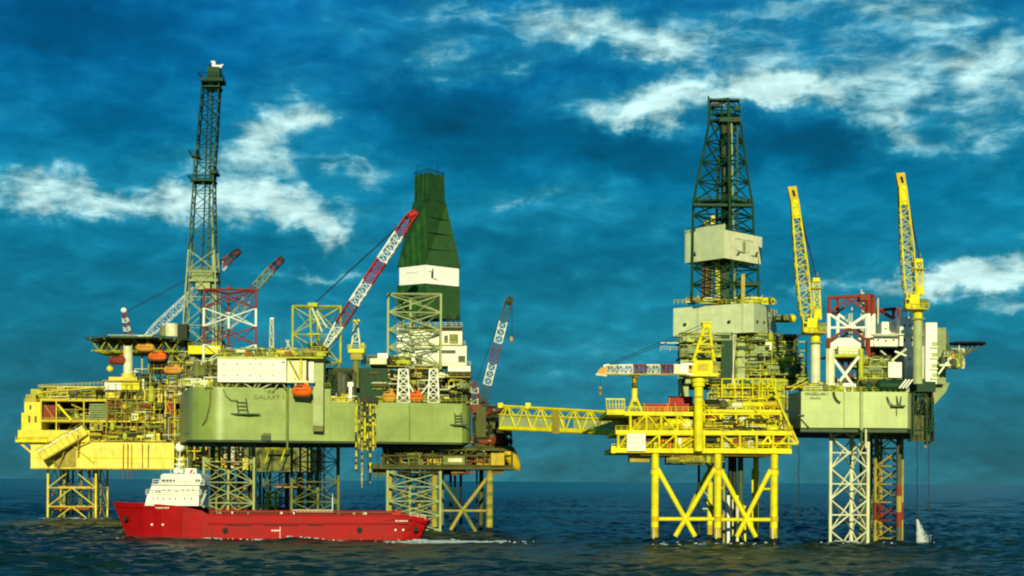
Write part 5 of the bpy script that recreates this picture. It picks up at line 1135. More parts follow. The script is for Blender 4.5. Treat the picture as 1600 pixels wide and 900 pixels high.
def c6(r):
    D = 428; Y = 'yellow'
    part(MB().T((1091.5,705,D+3),(1091.5,600,D+3),1.15,Y,18), 'pedestal', r)
    mb = MB(); mb.T((1091.5,604,D+3),(1091.5,597,D+3),1.55,Y,18); mb.T((1091.5,597,D+3),(1091.5,588,D+3),1.8,Y,18); part(mb, 'slew_ring', r); part(MB().T((1091.5,622,D+3),(1091.5,619,D+3),1.25,'mustard',18), 'pedestal_collar', r)
    mb = MB(); mb.B(1078,1122,582.5,588,D,7,Y); mb.B(1083,1114,563,582.5,D+.4,5,Y); mb.B(1076,1083,570,582,D-.6,3,'yellow_deep'); mb.B(1114,1122,571,582,D+.5,4,'mustard'); mb.B(1090,1106,568,579,D+.2,.3,'yellow_deep'); part(mb, 'machinery_house', r)
    part(MB().B(1076.5,1081,571,576,D-.75,.2,'glass'), 'window', r)
    mb = MB(); top = (1104.5,504)
    for a, dy in ((1083,0),(1116,0),(1086,5),(1114,5)): mb.tube(P(a,565,D+dy), P(top[0]+(a-1100)*.22,510,D+2.5+(dy-2.5)*.3), .38, Y, 6)
    for py, k in ((550,.76),(538,.62),(524,.45)):
        l, h = 1104.5-21*k, 1104.5+11.5*k; mb.T((l,py,D+.6),(h,py,D+.6),.25,Y,5); mb.T((l,py,D+.6),(h,py-12,D+1),.22,Y,5); mb.T((l,py,D+4),(h,py,D+4),.2,Y,5)
    mb.B(1094,1118,541,544,D-.2,5,'mustard'); mb.B(1098,1112,505,512,D+1.5,2.4,Y); mb.T((1104,506,D+2),(1104,497,D+2),.1,Y,4); mb.B(1097,1114,503,505,D+1.2,3,Y); part(mb, 'a_frame', r)
    st = lambda i: ('white','redbrown','cream','redbrown','white','cream')[int(i/18*6)]
    a, b = P(1073,577.5,D+1), P(946,577.5,D+1)
    part(boom_mesh(a, b, 2.3, 2.2, 1.9, 18, st, None, .26, .15, 'Z', (.05,.7)).T((1073,585,D-.3),(950,585,D-.3),.24,'mustard',6), 'boom', r)
    mb = MB(); mb.hexa([P(932,584,D+.2),P(949,586,D+.2),P(949,586,D+2),P(932,584,D+2),P(938,575,D+.2),P(949,572,D+.2),P(949,572,D+2),P(938,575,D+2)], 'orange_dull'); mb.T((931,585,D),(948,587,D),.3,'cream',5); mb.T((943,573,D+1),(952,571,D+1),.5,'white',6); part(mb, 'boom_tip', r)
    part(MB().B(1064,1083,567,586,D-.3,2.6,'white').B(1052,1066,572,584,D-.1,2.3,'cream'), 'boom_foot', r)
    mb = MB(); mb.T((944,572,D+1),(1100,506,D+2),.08,'rope',4); mb.T((948,573,D+1),(1101,511,D+2),.08,'rope',4); mb.T((938,584,D+1),(938,606,D+1),.05,'rope',4); part(mb, 'cable', r)
    mb = MB(); mb.vessel(P(938,603.5,D+1),P(938,609.5,D+1),.42,'mustard',8); mb.vessel(P(938,611,D+1),P(938,618,D+1),.36,'mustard',8); mb.T((938,609,D+1),(938,612,D+1),.1,'rope',4); part(mb, 'hook', r)
crane('pedestal_crane', 'bright yellow pedestal crane with its striped boom laid level on a rest', P(1091.5,705,431), c6)

# ------------------------------------------------------------------ pale jack-up rig (right)
def build_rig2():
    D = 440; root = thing('jack_up_rig', 'pale cream hulled jack-up rig with white quarters, farthest right', 'oil rig', tuple(P(1340,690,D+25).xy)+(0,))
    X = lambda px, d: (P(px,670,d).x, d)
    z0 = P(1340,668.5,D).z; z1 = P(1340,612,D).z
    L, A, B_, R1, R2 = X(1227.5,D+18), X(1251.5,D+.6), X(1418,D), X(1442,D+44), X(1452,D+60)
    mb = MB(); mb.prism([L, A, X(1318,D+.3), X(1319,D-.25), B_, R1, R2, X(1400,D+75), X(1240,D+60)], z0, z1, 'hull_cream'); hull = part(mb, 'hull', root)
    sh = lambda p, k: (p[0], p[1]+k)
    part(MB().prism([sh(L,.8), sh(A,.8), sh(B_,.8), sh(R1,.8), R2, X(1400,D+72), X(1240,D+58)], z0-1.1, z0-.003, 'hull_dark'), 'underside_shade', hull)  # dark colour paints the shaded band under the hull
    part(MB().T((1346,612,D-.55),(1346,672,D-.55),.42,'pale_green',8).T((1346,672,D-.55),(1346,700,D-.55),.3,'green_steel',8).T((1353,668,D+1),(1353,700,D+1),.25,'cream',6), 'caisson_pipe', hull)
    part(MB().path([P(1302.5,612,D-.2),P(1304,619,D-.25),P(1308,626,D-.3),P(1313,629.5,D-.3)], .28, 'olive_dark'), 'hanging_hose', hull)
    mb = MB(); mb.path([P(1386,620,D-.6),P(1390,629,D-1.2),P(1397,635,D-1.4),P(1413,635,D-1.4)], .17, 'hull_dark', 5); mb.T((1401,619,D-.3),(1404,634,D-1.2),.16,'hull_dark',5); mb.T((1408,619,D-.3),(1407,634,D-1.2),.12,'hull_dark',5); mb.B(1393,1415,633,635.5,D-1.6,1.6,'hull_dark'); mb.T((1402,636,D-1.2),(1401,650,D-.3),.08,'olive_dark',4); part(mb, 'anchor_rack', hull)
    mb = MB(); mb.T((1252,655,D+.2),(1264,668,D-.1),.12,'hull_dark',4); mb.B(1247,1257,648,650,D-.2,2,'hull_dark'); part(mb, 'anchor_rack', hull)
    text('MAGELLAN I', hull, P(1276,615.6,D-.12+.3), 1.05, 'letter_green', math.radians(-.3)); text('PANAMA', hull, P(1274,622.2,D-.12+.3), .7, 'letter_green', math.radians(-.3))
    # legs
    pts = [(P(1298,700,D+9).x, D+9), (P(1356.5,700,D+9.5).x, D+9.5), (P(1331,700,D+17).x, D+17)]; Dl = D+9
    zs = [P(1328,py,Dl).z for py in (878,829,780.5,732,683,660)]; mb = MB()
    for k, (x, y) in enumerate(pts): mb.tube((x,y,-4), (x,y,P(1328,670,Dl).z), (.42,.45,.62)[k], 'cream', 8)
    for k in range(3):
        (x0,y0), (x1,y1) = pts[k], pts[(k+1)%3]
        for z0, z1 in zip(zs, zs[1:]):
            zt = min(z1, P(1328,672,Dl).z); f = (zt-z0)/(z1-z0) if zt < z1 else 1
            mb.tube((x0,y0,z0), (x0+(x1-x0)*f,y0+(y1-y0)*f,zt), .21, 'cream', 5); mb.tube((x1,y1,z0), (x1+(x0-x1)*f,y1+(y0-y1)*f,zt), .21, 'cream', 5)
            if zt == z1: mb.tube((x0,y0,(z0+z1)/2), (x1,y1,(z0+z1)/2), .19, 'cream', 5)
    part(mb, 'leg', root)
    leg3('leg', root, 1368, 1410, 1377, D+24, 10, 672, 7, lambda i: 'redbrown' if i in (2,) else 'mustard', .55, .28, 'X'); leg3('leg', root, 1345, 1372, 1362, D+50, 10, 672, 6, 'olive', .5, .22)
    part(MB().T((1404.5,670,D+20),(1404.5,758,D+20),.72,'steel_mid',8).T((1404.5,758,D+20),(1404.5,775,D+20),.73,'redbrown',8).T((1404.5,775,D+20),(1404.5,800,D+20),.73,'mustard',8).T((1404.5,800,D+20),(1404.5,824,D+20),.73,'redbrown',8).T((1404.5,824,D+20),(1404.5,856,D+20),.73,'steel_mid',8), 'riser_pipe', root)
    part(MB().T((1357,670,D+22),(1357,856,D+22),.55,'green_steel',7).T((1350,670,D+20),(1350,856,D+20),.4,'hull_dark',7), 'riser_pipe', root)
    # deck level clutter on the hull
    pal = ['yellow_green','mustard','olive','cream','grey_green','steel_dark','olive_dark','yellow','white']
    part(MB().rail(P(1254,612,D+.6), P(1418,612,D+.3), 'yellow_green', sp=1.5), 'railing', root)
    part(MB().B(1256,1300,596,611.5,D+7,8,'olive_dark').B(1300,1420,590,611.5,D+12,8,'olive_dark'), 'shade_backing', root)  # dark backing, shade behind the deck clutter put into its colour
    clutter(root, 1256, 1340, 598, 612, D+1, D+6, 20, pal, 91, 10); clutter(root, 1340, 1420, 592, 612, D+1, D+8, 22, ['olive','olive_dark','steel_dark','green_dark','cream','grey_green'], 92, 12)
    clutter(root, 1340, 1392, 555, 590, D+8, D+16, 22, ['olive','grey_green','steel_dark','yellow_green','olive_dark','cream','green_steel'], 93, 18)
    for a, b, py in ((1335,1395,590),(1335,1395,572),(1290,1348,556)): deck_edge(root, a, b, py, D+7, 10, 'yellow_green', 2)
    mb = MB(); mb.vessel(P(1368,602,D+1),P(1420,602,D+1),1.5,'green_dark'); part(mb, 'covered_boat', root)
    for i, px in enumerate((1406,1411,1416)): part(MB().T((px-1,607,D-1.0),(px+10,593,D-.5),.24,'white',5), 'gangway_stringer', root)
    # jack house frame: white posts with a big cross
    mb = MB(); Dj = D+5
    for px in (1297, 1345): mb.T((px,612,Dj),(px,545,Dj),.65 if px > 1300 else 1.2,'cream' if px < 1300 else 'yellow_green',8)
    mb.T((1299,557,Dj-.2),(1332,601,Dj-.2),.42,'white',6); mb.T((1342,557,Dj-.2),(1312,596,Dj-.2),.42,'white',6); mb.T((1297,556,Dj),(1345,556,Dj),.4,'yellow_green',6); mb.T((1300,598,Dj-.1),(1330,611,Dj-.1),.3,'cream',6); part(mb, 'jack_frame', root)
    mb = MB()
    for a, b in (((1310,559),(1338,600)),((1340,559),(1308,600)),((1326,556),(1326,600))): mb.T((*a,Dj+6),(*b,Dj+6),.35,'redbrown',6)
    mb.B(1312,1340,559,565,Dj+5,3,'redbrown'); part(mb, 'jack_frame', root, 'red bracing behind the white cross')
    # red and white leg tops
    def frame(lst, m, r, dd, name='leg_top'):
        mb = MB()
        for a, b in lst: mb.T((*a,D+dd),(*b,D+dd),r,m,6)
        return part(mb, name, root)
    lt = MB(); dF, dB = D+9, D+18
    for (pl, pr, d) in ((1295,1356,dF),(1309,1363,dB)):
        o = 0 if d == dF else -1
        lt.T((pl,556,d),(pl,528,d),.5,'redbrown'); lt.T((pr,556,d),(pr,528,d),.75,'redbrown'); lt.T((pl,528,d),(pl,490,d),.5,'white'); lt.T((pr,528,d),(pr,490,d),.8,'white'); lt.T((pl,490,d),(pl,465+o,d),.5,'redbrown'); lt.T((pr,490,d),(pr,462+o,d),.95,'redbrown')
        lt.T((pl,465+o,d),(pr,462+o,d),.45,'redbrown'); m_ = (pl+pr)/2; lt.T((m_,467,d),(pl,488,d),.28,'redbrown'); lt.T((m_,467,d),(pr,488,d),.28,'redbrown'); lt.T((pl,490,d),(m_,511,d),.36,'white'); lt.T((pr,490,d),(m_,511,d),.42,'white'); lt.T((m_,512,d),(pl,532,d),.34,'redbrown'); lt.T((m_,512,d),(pr,532,d),.36,'redbrown'); lt.T((pl,512,d),(pr,512,d),.34,'white')
    for px, px2, py in ((1295,1309,465),(1356,1363,462),(1295,1309,490),(1356,1363,490)): lt.tube(P(px,py,dF), P(px2,py,dB), .4, 'redbrown')
    lt.B(1344,1360,461,469,dF-1,4,'redbrown'); part(lt, 'leg_top', root, 'red and white leg top with crossed bracing')
    frame([((1370,485),(1404,482)),((1404,482),(1404,496)),((1376,486),(1396,498)),((1396,484),(1396,498)),((1370,485),(1362,498)),((1372,480),(1372,498))], 'redbrown', .5, 30)
    part(MB().T((1327,490,D+14),(1327,556,D+14),.22,'cream',5).T((1331,480,D+14),(1331,556,D+14),.18,'cream',5).T((1321,492,D+14),(1321,540,D+14),.18,'grey_green',5), 'raw_water_pipe', root)
    for px, a in ((1367,468),(1372,466),(1346,452),(1349,456)): part(MB().T((px,a,D+22),(px,545,D+22),.2,'cream',4), 'aerial', root)
    part(MB().B(1297,1345,528,545,D+12,6,'white').B(1310,1344,540,555,D+10,6,'cream'), 'deck_house', root)
    # white quarters
    mb = MB(); mb.B(1366,1416,523,541,D+14,14,'white_panel'); mb.B(1378,1393,503,523,D+16,12,'white_panel'); mb.B(1406,1438,495,540.7,D+12,16,'white_panel'); mb.B(1414,1444,541,592,D+11,16,'white_panel'); mb.B(1390,1406,508,523,D+17,10,'white'); mb.B(1344,1366,525,541,D+15,10,'white'); q = part(mb, 'accommodation_block', root)
    mb = MB(); mb.B(1446.5,1464,504,600,D+9,9,'white'); tw = part(mb, 'stair_tower', root)
    for py in (541,558,575,590): part(MB().B(1455,1465.5,py,py+2.5,D+8.3,.8,'cream').B(1456,1464,py-7,py-1,D+8.8,.3,'pale_green'), 'balcony', tw)
    part(MB().rail(P(1392,523,D+15.5), P(1416,523,D+15.5), 'cream').rail(P(1407,495,D+12.2), P(1437,495,D+12.2), 'cream').B(1340,1444,521.5,523,D+11,2,'cream'), 'railing', q)
    for px, py in ((1371,530),(1383,531),(1395,530),(1412,507),(1421,507),(1412,530),(1424,530),(1383,512),(1420,560),(1430,560),(1420,578)): part(MB().B(px,px+2.6,py,py+2.8,D+10.8 if py > 541 else (D+11.8 if px > 1405 else D+13.8 if py > 523 else D+15.8),.3,'glass'), 'window', q)
    part(MB().B(1366,1416,541,568,D+22,6,'gap_shade').B(1366,1416,541.2,543,D+13.5,9,'green_dark'), 'shade_backing', root)  # near-black sheet paints the shaded gap below the quarters
    part(MB().B(1388,1409,566,590,D+6,5,'white'), 'control_cabin', root); part(MB().T((1388,568,D+9),(1416,545,D+9),.3,'cream',5).T((1400,568,D+9),(1376,548,D+9),.22,'cream',5).T((1398,549,D+9),(1416,556,D+9),.3,'white',5), 'brace', root)
    part(MB().B(1420,1440,574,590,D+9,2,'cream').B(1422,1432,568,574,D+9,1.5,'white'), 'deck_locker', root)
    # right end: dark clutter colours add shade to the jacking side; chains
    clutter(root, 1424, 1456, 600, 690, D+8, D+20, 10, ['hull_dark','steel_dark','green_dark','olive_dark'], 94, 12, 'pf')
    for px, a, b, m in ((1446,612,700,'mustard'),(1449,614,690,'yellow_deep'),(1453,610,696,'olive_dark'),(1456,612,692,'rust'),(1432,600,690,'steel_dark')): part(MB().T((px,a,D+14),(px,b,D+14),.28,m,5), 'hanging_chain', root)
    part(MB().B(1425,1462,596,612,D+8,12,'green_dark'), 'machinery_house', root)
    mb = MB(); p = [P(1456,596,D+20),P(1484,598,D+20),P(1478,612,D+20),P(1460,632,D+20)]; o = Vector((0,12,0)); mb.hexa([p[3],p[2],p[2]+o,p[3]+o,p[0],p[1],p[1]+o,p[0]+o], 'grey_green'); part(mb, 'sponson', root)
    part(MB().B(1464,1478,512,600,D+17,10,'grey_green').B(1466,1482,520,575,D+21,8,'steel_mid'), 'side_house', root)
    clutter(root, 1474, 1506, 545, 576, D+10, D+18, 20, ['cream','yellow_green','olive','grey_green','steel_mid','orange_dull','white'], 95, 10, 'bvp', .8)
    part(MB().T((1466,585,D+10),(1480,566,D+10),.3,'white',5).B(1468,1500,569,572,D+9.5,9,'cream'), 'lifeboat_platform', root)
    # helideck seen edge on
    z = P(1510,536,D+18).z; hd = MB(); cx = P(1512,536,D+18).x; rr = P(1541,536,D+18).x-cx
    hd.prism([(cx+rr*math.cos(math.pi*(i+.0)/4), D+18+rr*1.2*math.sin(math.pi*(i+.0)/4)) for i in range(8)], z-.35, z+.1, 'steel_dark'); h = part(hd, 'helideck', root)
    mb = MB()
    for i in range(7): mb.T((1482+i*7,540,D+16),(1478+i*4.5,556,D+16),.18,'olive',4); mb.T((1482+i*7,540,D+16),(1484+i*4.5,554,D+16),.15,'olive_dark',4)
    mb.T((1478,556,D+16),(1508,553,D+16),.25,'mustard',5); mb.T((1508,553,D+16),(1538,538,D+16),.25,'steel_mid',5); part(mb, 'deck_truss', h)
    # cantilever with the drilling package reaching over the yellow platform
    Dc = 474; pal3 = ['grey_green','olive','yellow_green','pale_green','steel_dark','olive_dark','pale_green','yellow_green','grey_green','green_steel']
    cm = MB(); cm.B(1062,1262,588,606,Dc+8,3,'olive'); cm.B(1062,1262,588,606,Dc+24,3,'olive'); cm.B(1063,1076,545,628,Dc+2,6,'pale_green'); cant = part(cm, 'cantilever', root)
    part(MB().B(1080,1246,522,606,Dc+11,12,'olive_dark'), 'shade_backing', root)  # dark olive backing paints the shade in the cantilever's gaps
    for py, a, b in ((534,1062,1222),(548,1150,1238),(568,1150,1258),(586,1150,1262),(558,1062,1150),(603,1150,1262)): deck_edge(root, a, b, py, Dc+1, 12, 'olive' if py < 560 else 'yellow_green', 2)
    for i, (a, b, c, d) in enumerate(((1062,1150,520,534),(1062,1130,536,558),(1064,1130,560,600),(1150,1222,520,534),(1150,1236,536,548),(1150,1256,550,568),(1150,1262,570,586),(1150,1260,588,603))): clutter(root, a, b, c, d, Dc-.5, Dc+8, 20, pal3, 100+i, 14)
    part(MB().B(1127,1146,520,606,Dc-.6,4,'green_dark'), 'hoist_shaft', root); part(MB().B(1152,1164,536,604,Dc-.2,1,'pale_green').B(1172,1200,540,556,Dc-.3,4,'grey_green').B(1196,1206,531,547,Dc-.4,4,'cream'), 'deck_house', root)
    framing(root, [1150,1168,1188,1206,1226,1244,1260], [534,548,568,586,604], Dc+.4, 'yellow_green', .18, .3, 120)
    part(MB().T((1146,522,Dc-1),(1146,620,Dc-1),.2,'cream',5).T((1150,522,Dc-1),(1143,610,Dc-1),.12,'cream',5), 'standpipe', root)
    part(MB().B(1213,1240,492,500,Dc+3,8,'olive').B(1218,1250,522,526,Dc+2,10,'steel_dark').vessel(P(1234,503,Dc+4),P(1241,492,Dc+4),1.2,'yellow'), 'pipe_handler', root)
    part(MB().rail(P(1032,548,Dc+2),P(1062,549,Dc+2),'cream').B(1032,1062,535,536.6,Dc+2,2,'cream'), 'flare_boom', root)
    part(MB().stair(P(1236,610,D+6), P(1262,596,D+6), (0,1.4,0), 'yellow').B(1228,1270,603,606,D+7,3,'yellow_deep'), 'staircase', root)
    # drill floor wind walls: a broad face and a narrow one
    def quad(name, py0, py1, pl, pc, pr, dl, dr, m, parent=root, yb=None, top=(0,0,0)):
        l0, c0, r0 = P(pl,py1,Dc+dl), P(pc,py1,Dc-4), P(pr,py1,Dc+dr); z0_ = c0.z; zt = [P(pl,py0+top[0],Dc).z, P(pc,py0+top[1],Dc).z, P(pr,py0+top[2],Dc).z]
        b = (l0.x+r0.x-c0.x, l0.y+r0.y-c0.y); mb = MB()
        mb.hexa([(l0.x,l0.y,z0_),(c0.x,c0.y,z0_),(r0.x,r0.y,z0_),(b[0],b[1],z0_),(l0.x,l0.y,zt[0]),(c0.x,c0.y,zt[1]),(r0.x,r0.y,zt[2]),(b[0],b[1],zt[0])], m); return part(mb, name, parent)
    w = quad('drill_floor', 475, 519, 1052, 1178, 1213.5, 12, 16, 'cream_panel')
    for a, py in ((1070,507),(1139,503),(1193,504),(1182.5,503)): part(MB().lathe(P(a,py,Dc-4+(16*(1178-a)/126 if a < 1178 else 20*(a-1178)/35)-.3),[(-.2,.5),(.2,.5)],'black',8,'y'), 'porthole', w)
    for (a, b, dl) in ((1052,1178,12),): part(MB().rail(P(1053,475,Dc+12), P(1178,475,Dc-4), 'yellow_green', sp=1.4, r=.1).rail(P(1178,475,Dc-4), P(1213,475,Dc+16), 'yellow_green', sp=1.4, r=.1), 'railing', w)
    clutter(root, 1075, 1210, 462, 475, Dc+4, Dc+14, 20, ['yellow_green','yellow','olive','cream','orange_dull','steel_dark','grey_green'], 130, 10, 'bvp', .7)
    # lattice derrick over it is its own thing
    return quad, Dc
quad_fn, DC = build_rig2()
foam('leg_foam', 'foam line at the waterline of the cream rig legs', P(1332,851,447).x, 446, 20, 5, 26, 12)

def build_derrick2():
    D = DC+2; root = thing('drilling_derrick', 'open dark green lattice derrick with a pale windwall box halfway up', 'derrick', tuple(P(1133,475,D+6)))
    def sq(py, pl, pr, k=.72):
        a, b = P(pl,py,D+6), P(pr,py,D+6); w = b.x-a.x; c = (a+b)/2; z = c.z
        return [Vector((a.x, D+6-w*.10, z)), Vector((c.x+w*.06, D+6-w*.5*k, z)), Vector((b.x, D+6+w*.10, z)), Vector((c.x-w*.06, D+6+w*.5*k, z))]
    G = 'green_dark'
    rows = [(474,1080,1187),(446,1080,1186.5),(420,1080.5,1186),(400,1081,1185)]
    part(MB().rings([sq(*r) for r in rows], .55, .30, G, 'X'), 'lattice', root, 'lower lattice below the windwall')
    rows = [(400,1081,1185),(360,1081.5,1179),(338,1081.8,1178.5),(316,1083,1177),(285,1089,1171.5),(254,1095.5,1167),(222,1102,1162.5),(190,1108,1158)]
    part(MB().rings([sq(*r) for r in rows], .52, .32, G, 'X'), 'lattice', root)
    rows = [(190,1108,1157),(170,1109,1156),(157,1110,1155)]
    part(MB().rings([sq(*r) for r in rows], .35, .25, G, 'Z'), 'crown_frame', root)
    mb = MB(); A = sq(189,1107,1159); mb.prism([(p.x,p.y) for p in A], A[0].z-.3, A[0].z+.3, G); A = sq(180,1110,1157); mb.prism([(p.x,p.y) for p in A], A[0].z-.2, A[0].z+.3, G); mb.B(1124,1158,183,190,D+2,6,G); mb.T((1124,172,D+3),(1158,172,D+3),.25,G,5); mb.T((1140,183,D+3),(1140,160,D+3),.3,G,5); mb.B(1128,1146,196,208,D+3,5,'steel_dark'); mb.B(1110,1156,154,156.5,D+3,3,G); mb.B(1113,1126,161,166,D+3,2,'steel_dark'); mb.T((1107,190,D+4),(1107,150,D+4),.25,G,5); mb.T((1107,153,D+4),(1113,156,D+4),.2,G,4); mb.B(1148,1158,166,172,D+4,2,G); part(mb, 'crown_block', root)
    mb = MB(); A = sq(316,1082,1178); mb.prism([(p.x,p.y) for p in A], A[0].z-.3, A[0].z+.2, G); mb.B(1084,1176,318,322,D+1,3,G); pl = part(mb, 'monkey_board', root)
    mb = MB()
    for i in range(4): mb.rail(A[i], A[(i+1) % 4], 'green_steel', sp=1.4, r=.1)
    part(mb, 'railing', pl)
    mb = MB()
    for dx, dd, m, r in ((-5,6,G,.5),(0,5,'steel_dark',.8),(4,5,G,.5),(9,7,'green_steel',.28),(18,4,'green_steel',.25)): mb.T((1134+dx,474,D+dd),(1134+dx,185,D+dd),r,m,6)
    mb.T((1148,472,D+3),(1143,190,D+3),.2,'pale_green',4); part(mb, 'guide_rail', root)
    part(MB().B(1128,1145,228,246,D+4,3,'steel_dark').B(1130,1142,262,300,D+4,3,'green_dark').T((1120,300,D+5),(1124,240,D+5),.4,'green_dark',5), 'travelling_block', root)
    mb = MB()
    for i in range(9): mb.T((1096+i*2.2,474,D+5),(1098+i*2.2,402,D+5),.18,('steel_mid','rust','steel_dark','olive')[i % 4],5)
    mb.B(1118,1125,400,470,D+3,1.4,'yellow_green'); part(mb, 'pipe_stand', root)
    mb = MB(); mb.B(1126,1140,400,474,D+2,3,G); mb.B(1098,1110,410,474,D+7,3,'rust'); mb.B(1150,1186,440,446,D+1,4,G); mb.B(1158,1164,428,474,D,1.5,'mustard'); part(mb, 'hoist', root)
    # windwall box
    def box(py0, py1, pl, pc, pr, dl, dr, ml, mr_, tl, tc, tr):
        l, c, r = P(pl,py1,D+dl), P(pc,py1,D-5), P(pr,py1,D+dr)
        for (a, b, ta, tb, m, nm) in ((l,c,tc,tc,ml,'windwall'),(c,r,tr,tr,mr_,'windwall')):
            d = (b-a); d.z = 0; d.normalize(); nn = Vector((-d.y,d.x,0))*.25; za, zb = P(pc,ta,D).z, P(pc,tb,D).z
            if m == ml: b = b-d*.003
            else: a = a+d*.02
            mb = MB(); A0 = Vector((a.x,a.y,c.z)); B0 = Vector((b.x,b.y,c.z)); mb.hexa([A0,B0,B0+nn,A0+nn,Vector((a.x,a.y,za)),Vector((b.x,b.y,zb)),Vector((b.x,b.y,zb))+nn,Vector((a.x,a.y,za))+nn], m); wall = part(mb, nm, root)
        b4 = l+r-c; back = MB(); z1 = P(pc,tr,D).z
        for a, b in ((l,b4),(b4,r)): back.hexa([(a.x,a.y,c.z),(b.x,b.y,c.z),(b.x,b.y+.2,c.z),(a.x,a.y+.2,c.z),(a.x,a.y,z1),(b.x,b.y,z1),(b.x,b.y+.2,z1),(a.x,a.y+.2,z1)], 'cream_panel')
        part(back, 'windwall', root); return wall, c, r
    wall, c, r = box(352, 403, 1070, 1132, 1190.5, 7, 9, 'cream_panel', 'cream', 366, 354, 363)
    d = (r-c); d.z = 0; d.normalize(); nn = Vector((d.y,-d.x,0))
    mb = MB()
    def mk(t0, t1, p0, p1, m, sk=0):
        a = c.lerp(r, t0); b = c.lerp(r, t1); z0, z1 = P(1160,p1,D).z, P(1160,p0,D).z; s = d*sk
        q = [Vector((a.x,a.y,z0)), Vector((b.x,b.y,z0)), Vector((b.x,b.y,z1))+s, Vector((a.x,a.y,z1))+s]; mb.hexa([q[0]+nn*.08,q[1]+nn*.08,q[1]-nn*.02,q[0]-nn*.02,q[3]+nn*.08,q[2]+nn*.08,q[2]-nn*.02,q[3]-nn*.02], m)
    for i in range(9): mk(.28+.055*i, .315+.055*i, 372, 374.5, 'letter_grey')
    mk(.46,.56,377,389,'letter_grey'); mk(.50,.53,375,391,'olive'); mk(.30,.62,391,392.5,'letter_grey'); mk(.30,.36,394,400,'olive_dark',1.0); mk(.36,.54,393,394.5,'olive_dark'); mk(.70,.88,395,396.5,'olive_dark'); mk(.80,.86,388,396,'olive_dark',.8)
    part(mb, 'emblem', wall)
    part(MB().B(1100,1108,345,358,D+4,2,'yellow_green').B(1111,1117,337,356,D+5,2,'yellow_pale'), 'stabbing_board', root)
    part(MB().rail(P(1072,366,D+6.5), P(1130,356,D-4), 'green_dark', sp=1.5), 'railing', root)
build_derrick2()

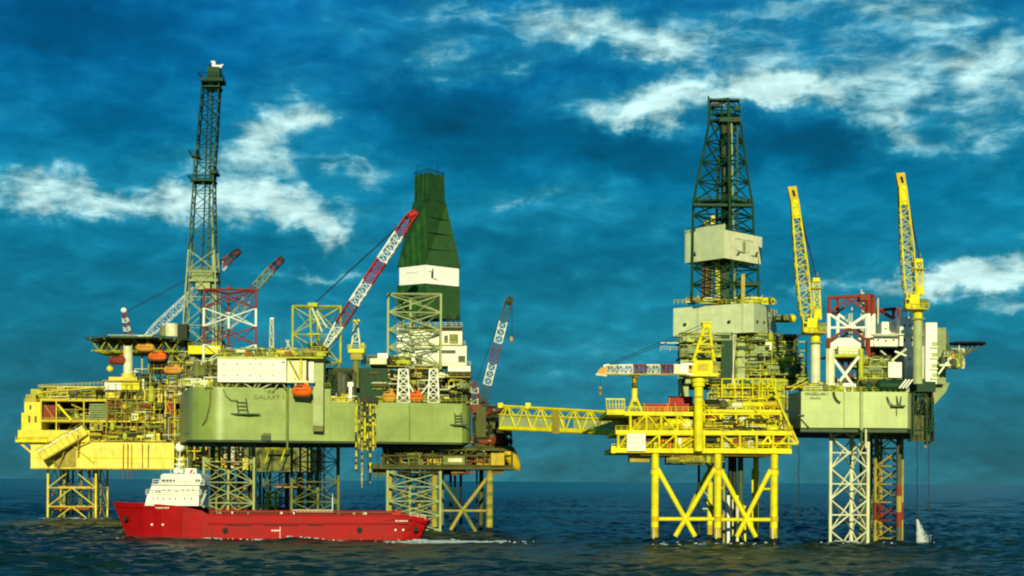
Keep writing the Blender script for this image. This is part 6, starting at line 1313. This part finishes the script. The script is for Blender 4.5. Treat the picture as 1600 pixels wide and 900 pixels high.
def tower_crane(label, D, px_ped, py_base, py_slew, boom_a, boom_b, tip_w, mast_top, ped_m, up):
    r = thing('pedestal_crane', label, 'crane', tuple(P(px_ped,py_base,D)), 'cranes on the rigs'); Y = 'yellow'
    part(MB().T((px_ped,py_base,D),(px_ped,py_slew+22,D),1.25,ped_m,18).T((px_ped,py_slew+22,D),(px_ped,py_slew+6,D),1.2,Y,16), 'pedestal', r)
    part(MB().lathe(P(px_ped,py_slew+20,D),[(0,1.9),(.45,1.9)],'grey_green',16), 'pedestal_flange', r); part(MB().lathe(P(px_ped,py_slew+6,D),[(0,1.7),(.5,2.0),(1.0,1.7)],Y,16), 'slew_ring', r)
    mb = MB(); mb.B(px_ped-17,px_ped+17,py_slew+1,py_slew+3.5,D-3,6.5,'mustard'); mb.B(px_ped-12,px_ped+3,py_slew-20,py_slew+1,D-2.2,4.6,Y); mb.B(px_ped-19,px_ped-12,py_slew-14,py_slew+1,D-2.8,3,Y); mb.B(px_ped+4,px_ped+17,py_slew-13,py_slew+1,D-1,4,'olive'); hs = part(mb, 'machinery_house', r)
    part(MB().B(px_ped-18,px_ped-13,py_slew-12,py_slew-6,D-2.95,.2,'glass'), 'window', hs); part(MB().rail(P(px_ped-17,py_slew+1,D-3),P(px_ped+18,py_slew+1,D-3),Y,sp=1.2), 'railing', hs)
    mt = mast_top; R = [[P(px_ped+a+t*(mt[0]-px_ped-1),py_slew-18+(mt[1]-py_slew+18)*t,D+b*(1-.4*t)) for a, b in ((-1,-1.6),(9,-1.6),(9,1.6),(-1,1.6))] for t in (0,.2,.4,.6,.8,1)]
    mb = MB().rings(R, .3, .2, Y, 'X'); mb.B(mt[0]-2,mt[0]+9,mt[1]-4,mt[1]+2,D-1.5,3,Y); mb.T((mt[0]+5,mt[1],D),(mt[0]+5,mt[1]-12,D),.12,'mustard',4); mb.B(px_ped,px_ped+9,py_slew-34,py_slew-20,D-1.8,3.4,Y); mb.B(mt[0]-5,mt[0]+13,mt[1]+11,mt[1]+13,D-2,4,'mustard'); part(mb, 'mast', r)
    a, b = P(*boom_a,D), P(*boom_b,D)
    part(boom_mesh(a, b, 1.5, 3.0, 1.7, 15, lambda i: Y if i % 5 else 'yellow_pale', None, .30, .14, 'Z', (.12,.45)), 'boom', r)
    d = (b-a).normalized(); mb = MB(); w = tip_w; u = Vector((d.z,0,-d.x))
    mb.hexa([b-d*5-u*.9+Vector((0,-.9,0)), b-d*5+u*.9+Vector((0,-.9,0)), b-d*5+u*.9+Vector((0,.9,0)), b-d*5-u*.9+Vector((0,.9,0)), b-u*.6+Vector((0,-.8,0)), b+u*.6+Vector((0,-.8,0)), b+u*.6+Vector((0,.8,0)), b-u*.6+Vector((0,.8,0))], Y)
    t = b+d*.2; mb.hexa([t-u*1.1-d*.2+Vector((0,-.7,0)), t+u*1.0-d*.2+Vector((0,-.7,0)), t+u*1.0-d*.2+Vector((0,.7,0)), t-u*1.1-d*.2+Vector((0,.7,0)), t-u*1.5+d*3.2+Vector((0,-.7,0)), t+u*.8+d*3.2+Vector((0,-.7,0)), t+u*.8+d*3.2+Vector((0,.7,0)), t-u*1.5+d*3.2+Vector((0,.7,0))], 'yellow_deep'); mb.tube(t+u*.1+d*.6+Vector((0,-.75,0)), t-u*.2+d*2.2+Vector((0,-.75,0)), .35, 'steel_dark', 6); part(mb, 'boom_tip', r)
    mb = MB(); q = b-d*2+u*.9
    for o in (-.5,.5): mb.tube(q+Vector((0,o,0)), P(mt[0]+5,mt[1],D+o), .13, 'rope', 4)
    mb.tube(b-d*16+u*1.2, P(mt[0]+2,mt[1]+2,D), .1, 'rope', 4); part(mb, 'cable', r); return r
tower_crane('yellow pedestal crane with raised boom, beside the red and white leg top', 446, 1274, 612, 517, (1261,506), (1241,312), 13, (1272,438), 'cream', 0)
tower_crane('yellow pedestal crane with the highest raised boom, beside the white quarters', 443, 1434, 600, 480, (1423,470), (1409.5,291), 13, (1433,408), 'pale_green', 0)

# ------------------------------------------------------------------ hoses to the sea and the water spray
def hose(px, a, b, D, label, name='hanging_hose', r=.12, end=True):
    p, q = P(px,a,D), P(px,b,D); mb = MB(); n = 10; pts = [p.lerp(q,i/n)+Vector((.12*math.sin(i*1.9+px),0,0)) for i in range(n+1)]; mb.path(pts, r, 'rope', 6)
    if end: mb.tube(pts[-1], pts[-1]-Vector((0,0,1.2)), r*2.2, 'steel_dark', 8)
    o = solo(mb, name, label, 'hose', tuple(p), 'hoses hanging to the sea'); return o
hose(1248, 700, 803, 442, 'dark hose hanging under the lifeboat frame between the yellow jacket and cream rig')
hose(1433, 676, 806, 447, 'dark hose ending in the white water spray'); hose(1451, 690, 790, 452, 'thin dark hose just right of the one that sprays', r=.10)
def spray():
    R = random.Random(6); D = 447; mb = MB(); top = P(1434,812,D)
    for i in range(5200):
        t = R.random()**.75; c = P(1433+R.gauss(0,.6)+t*abs(R.gauss(0,1))*(4.5 if i % 3 else 9), 811+t*37+R.gauss(0,.5), D+R.gauss(0,.3+t*.8)); a = R.uniform(.02,.085)*(1+t*.4)
        k = 4; vs = [c+Vector((0,0,a*R.uniform(1,2.6))), c-Vector((0,0,a*R.uniform(1,2.6)))]+[c+Vector((a*R.uniform(.6,1.2)*math.cos(j*6.283/k), a*math.sin(j*6.283/k), 0)) for j in range(k)]
        mb.add(vs, [(0,2+j,2+(j+1) % k) for j in range(k)]+[(1,2+(j+1) % k,2+j) for j in range(k)], 'froth')
    o = solo(mb, 'water_spray', 'white plume of water spray falling under the hanging hose', 'spray', (top.x,D,0), smooth=False, kind='stuff')
spray()

for o in bpy.data.objects:
    if '_org' in o: del o['_org']
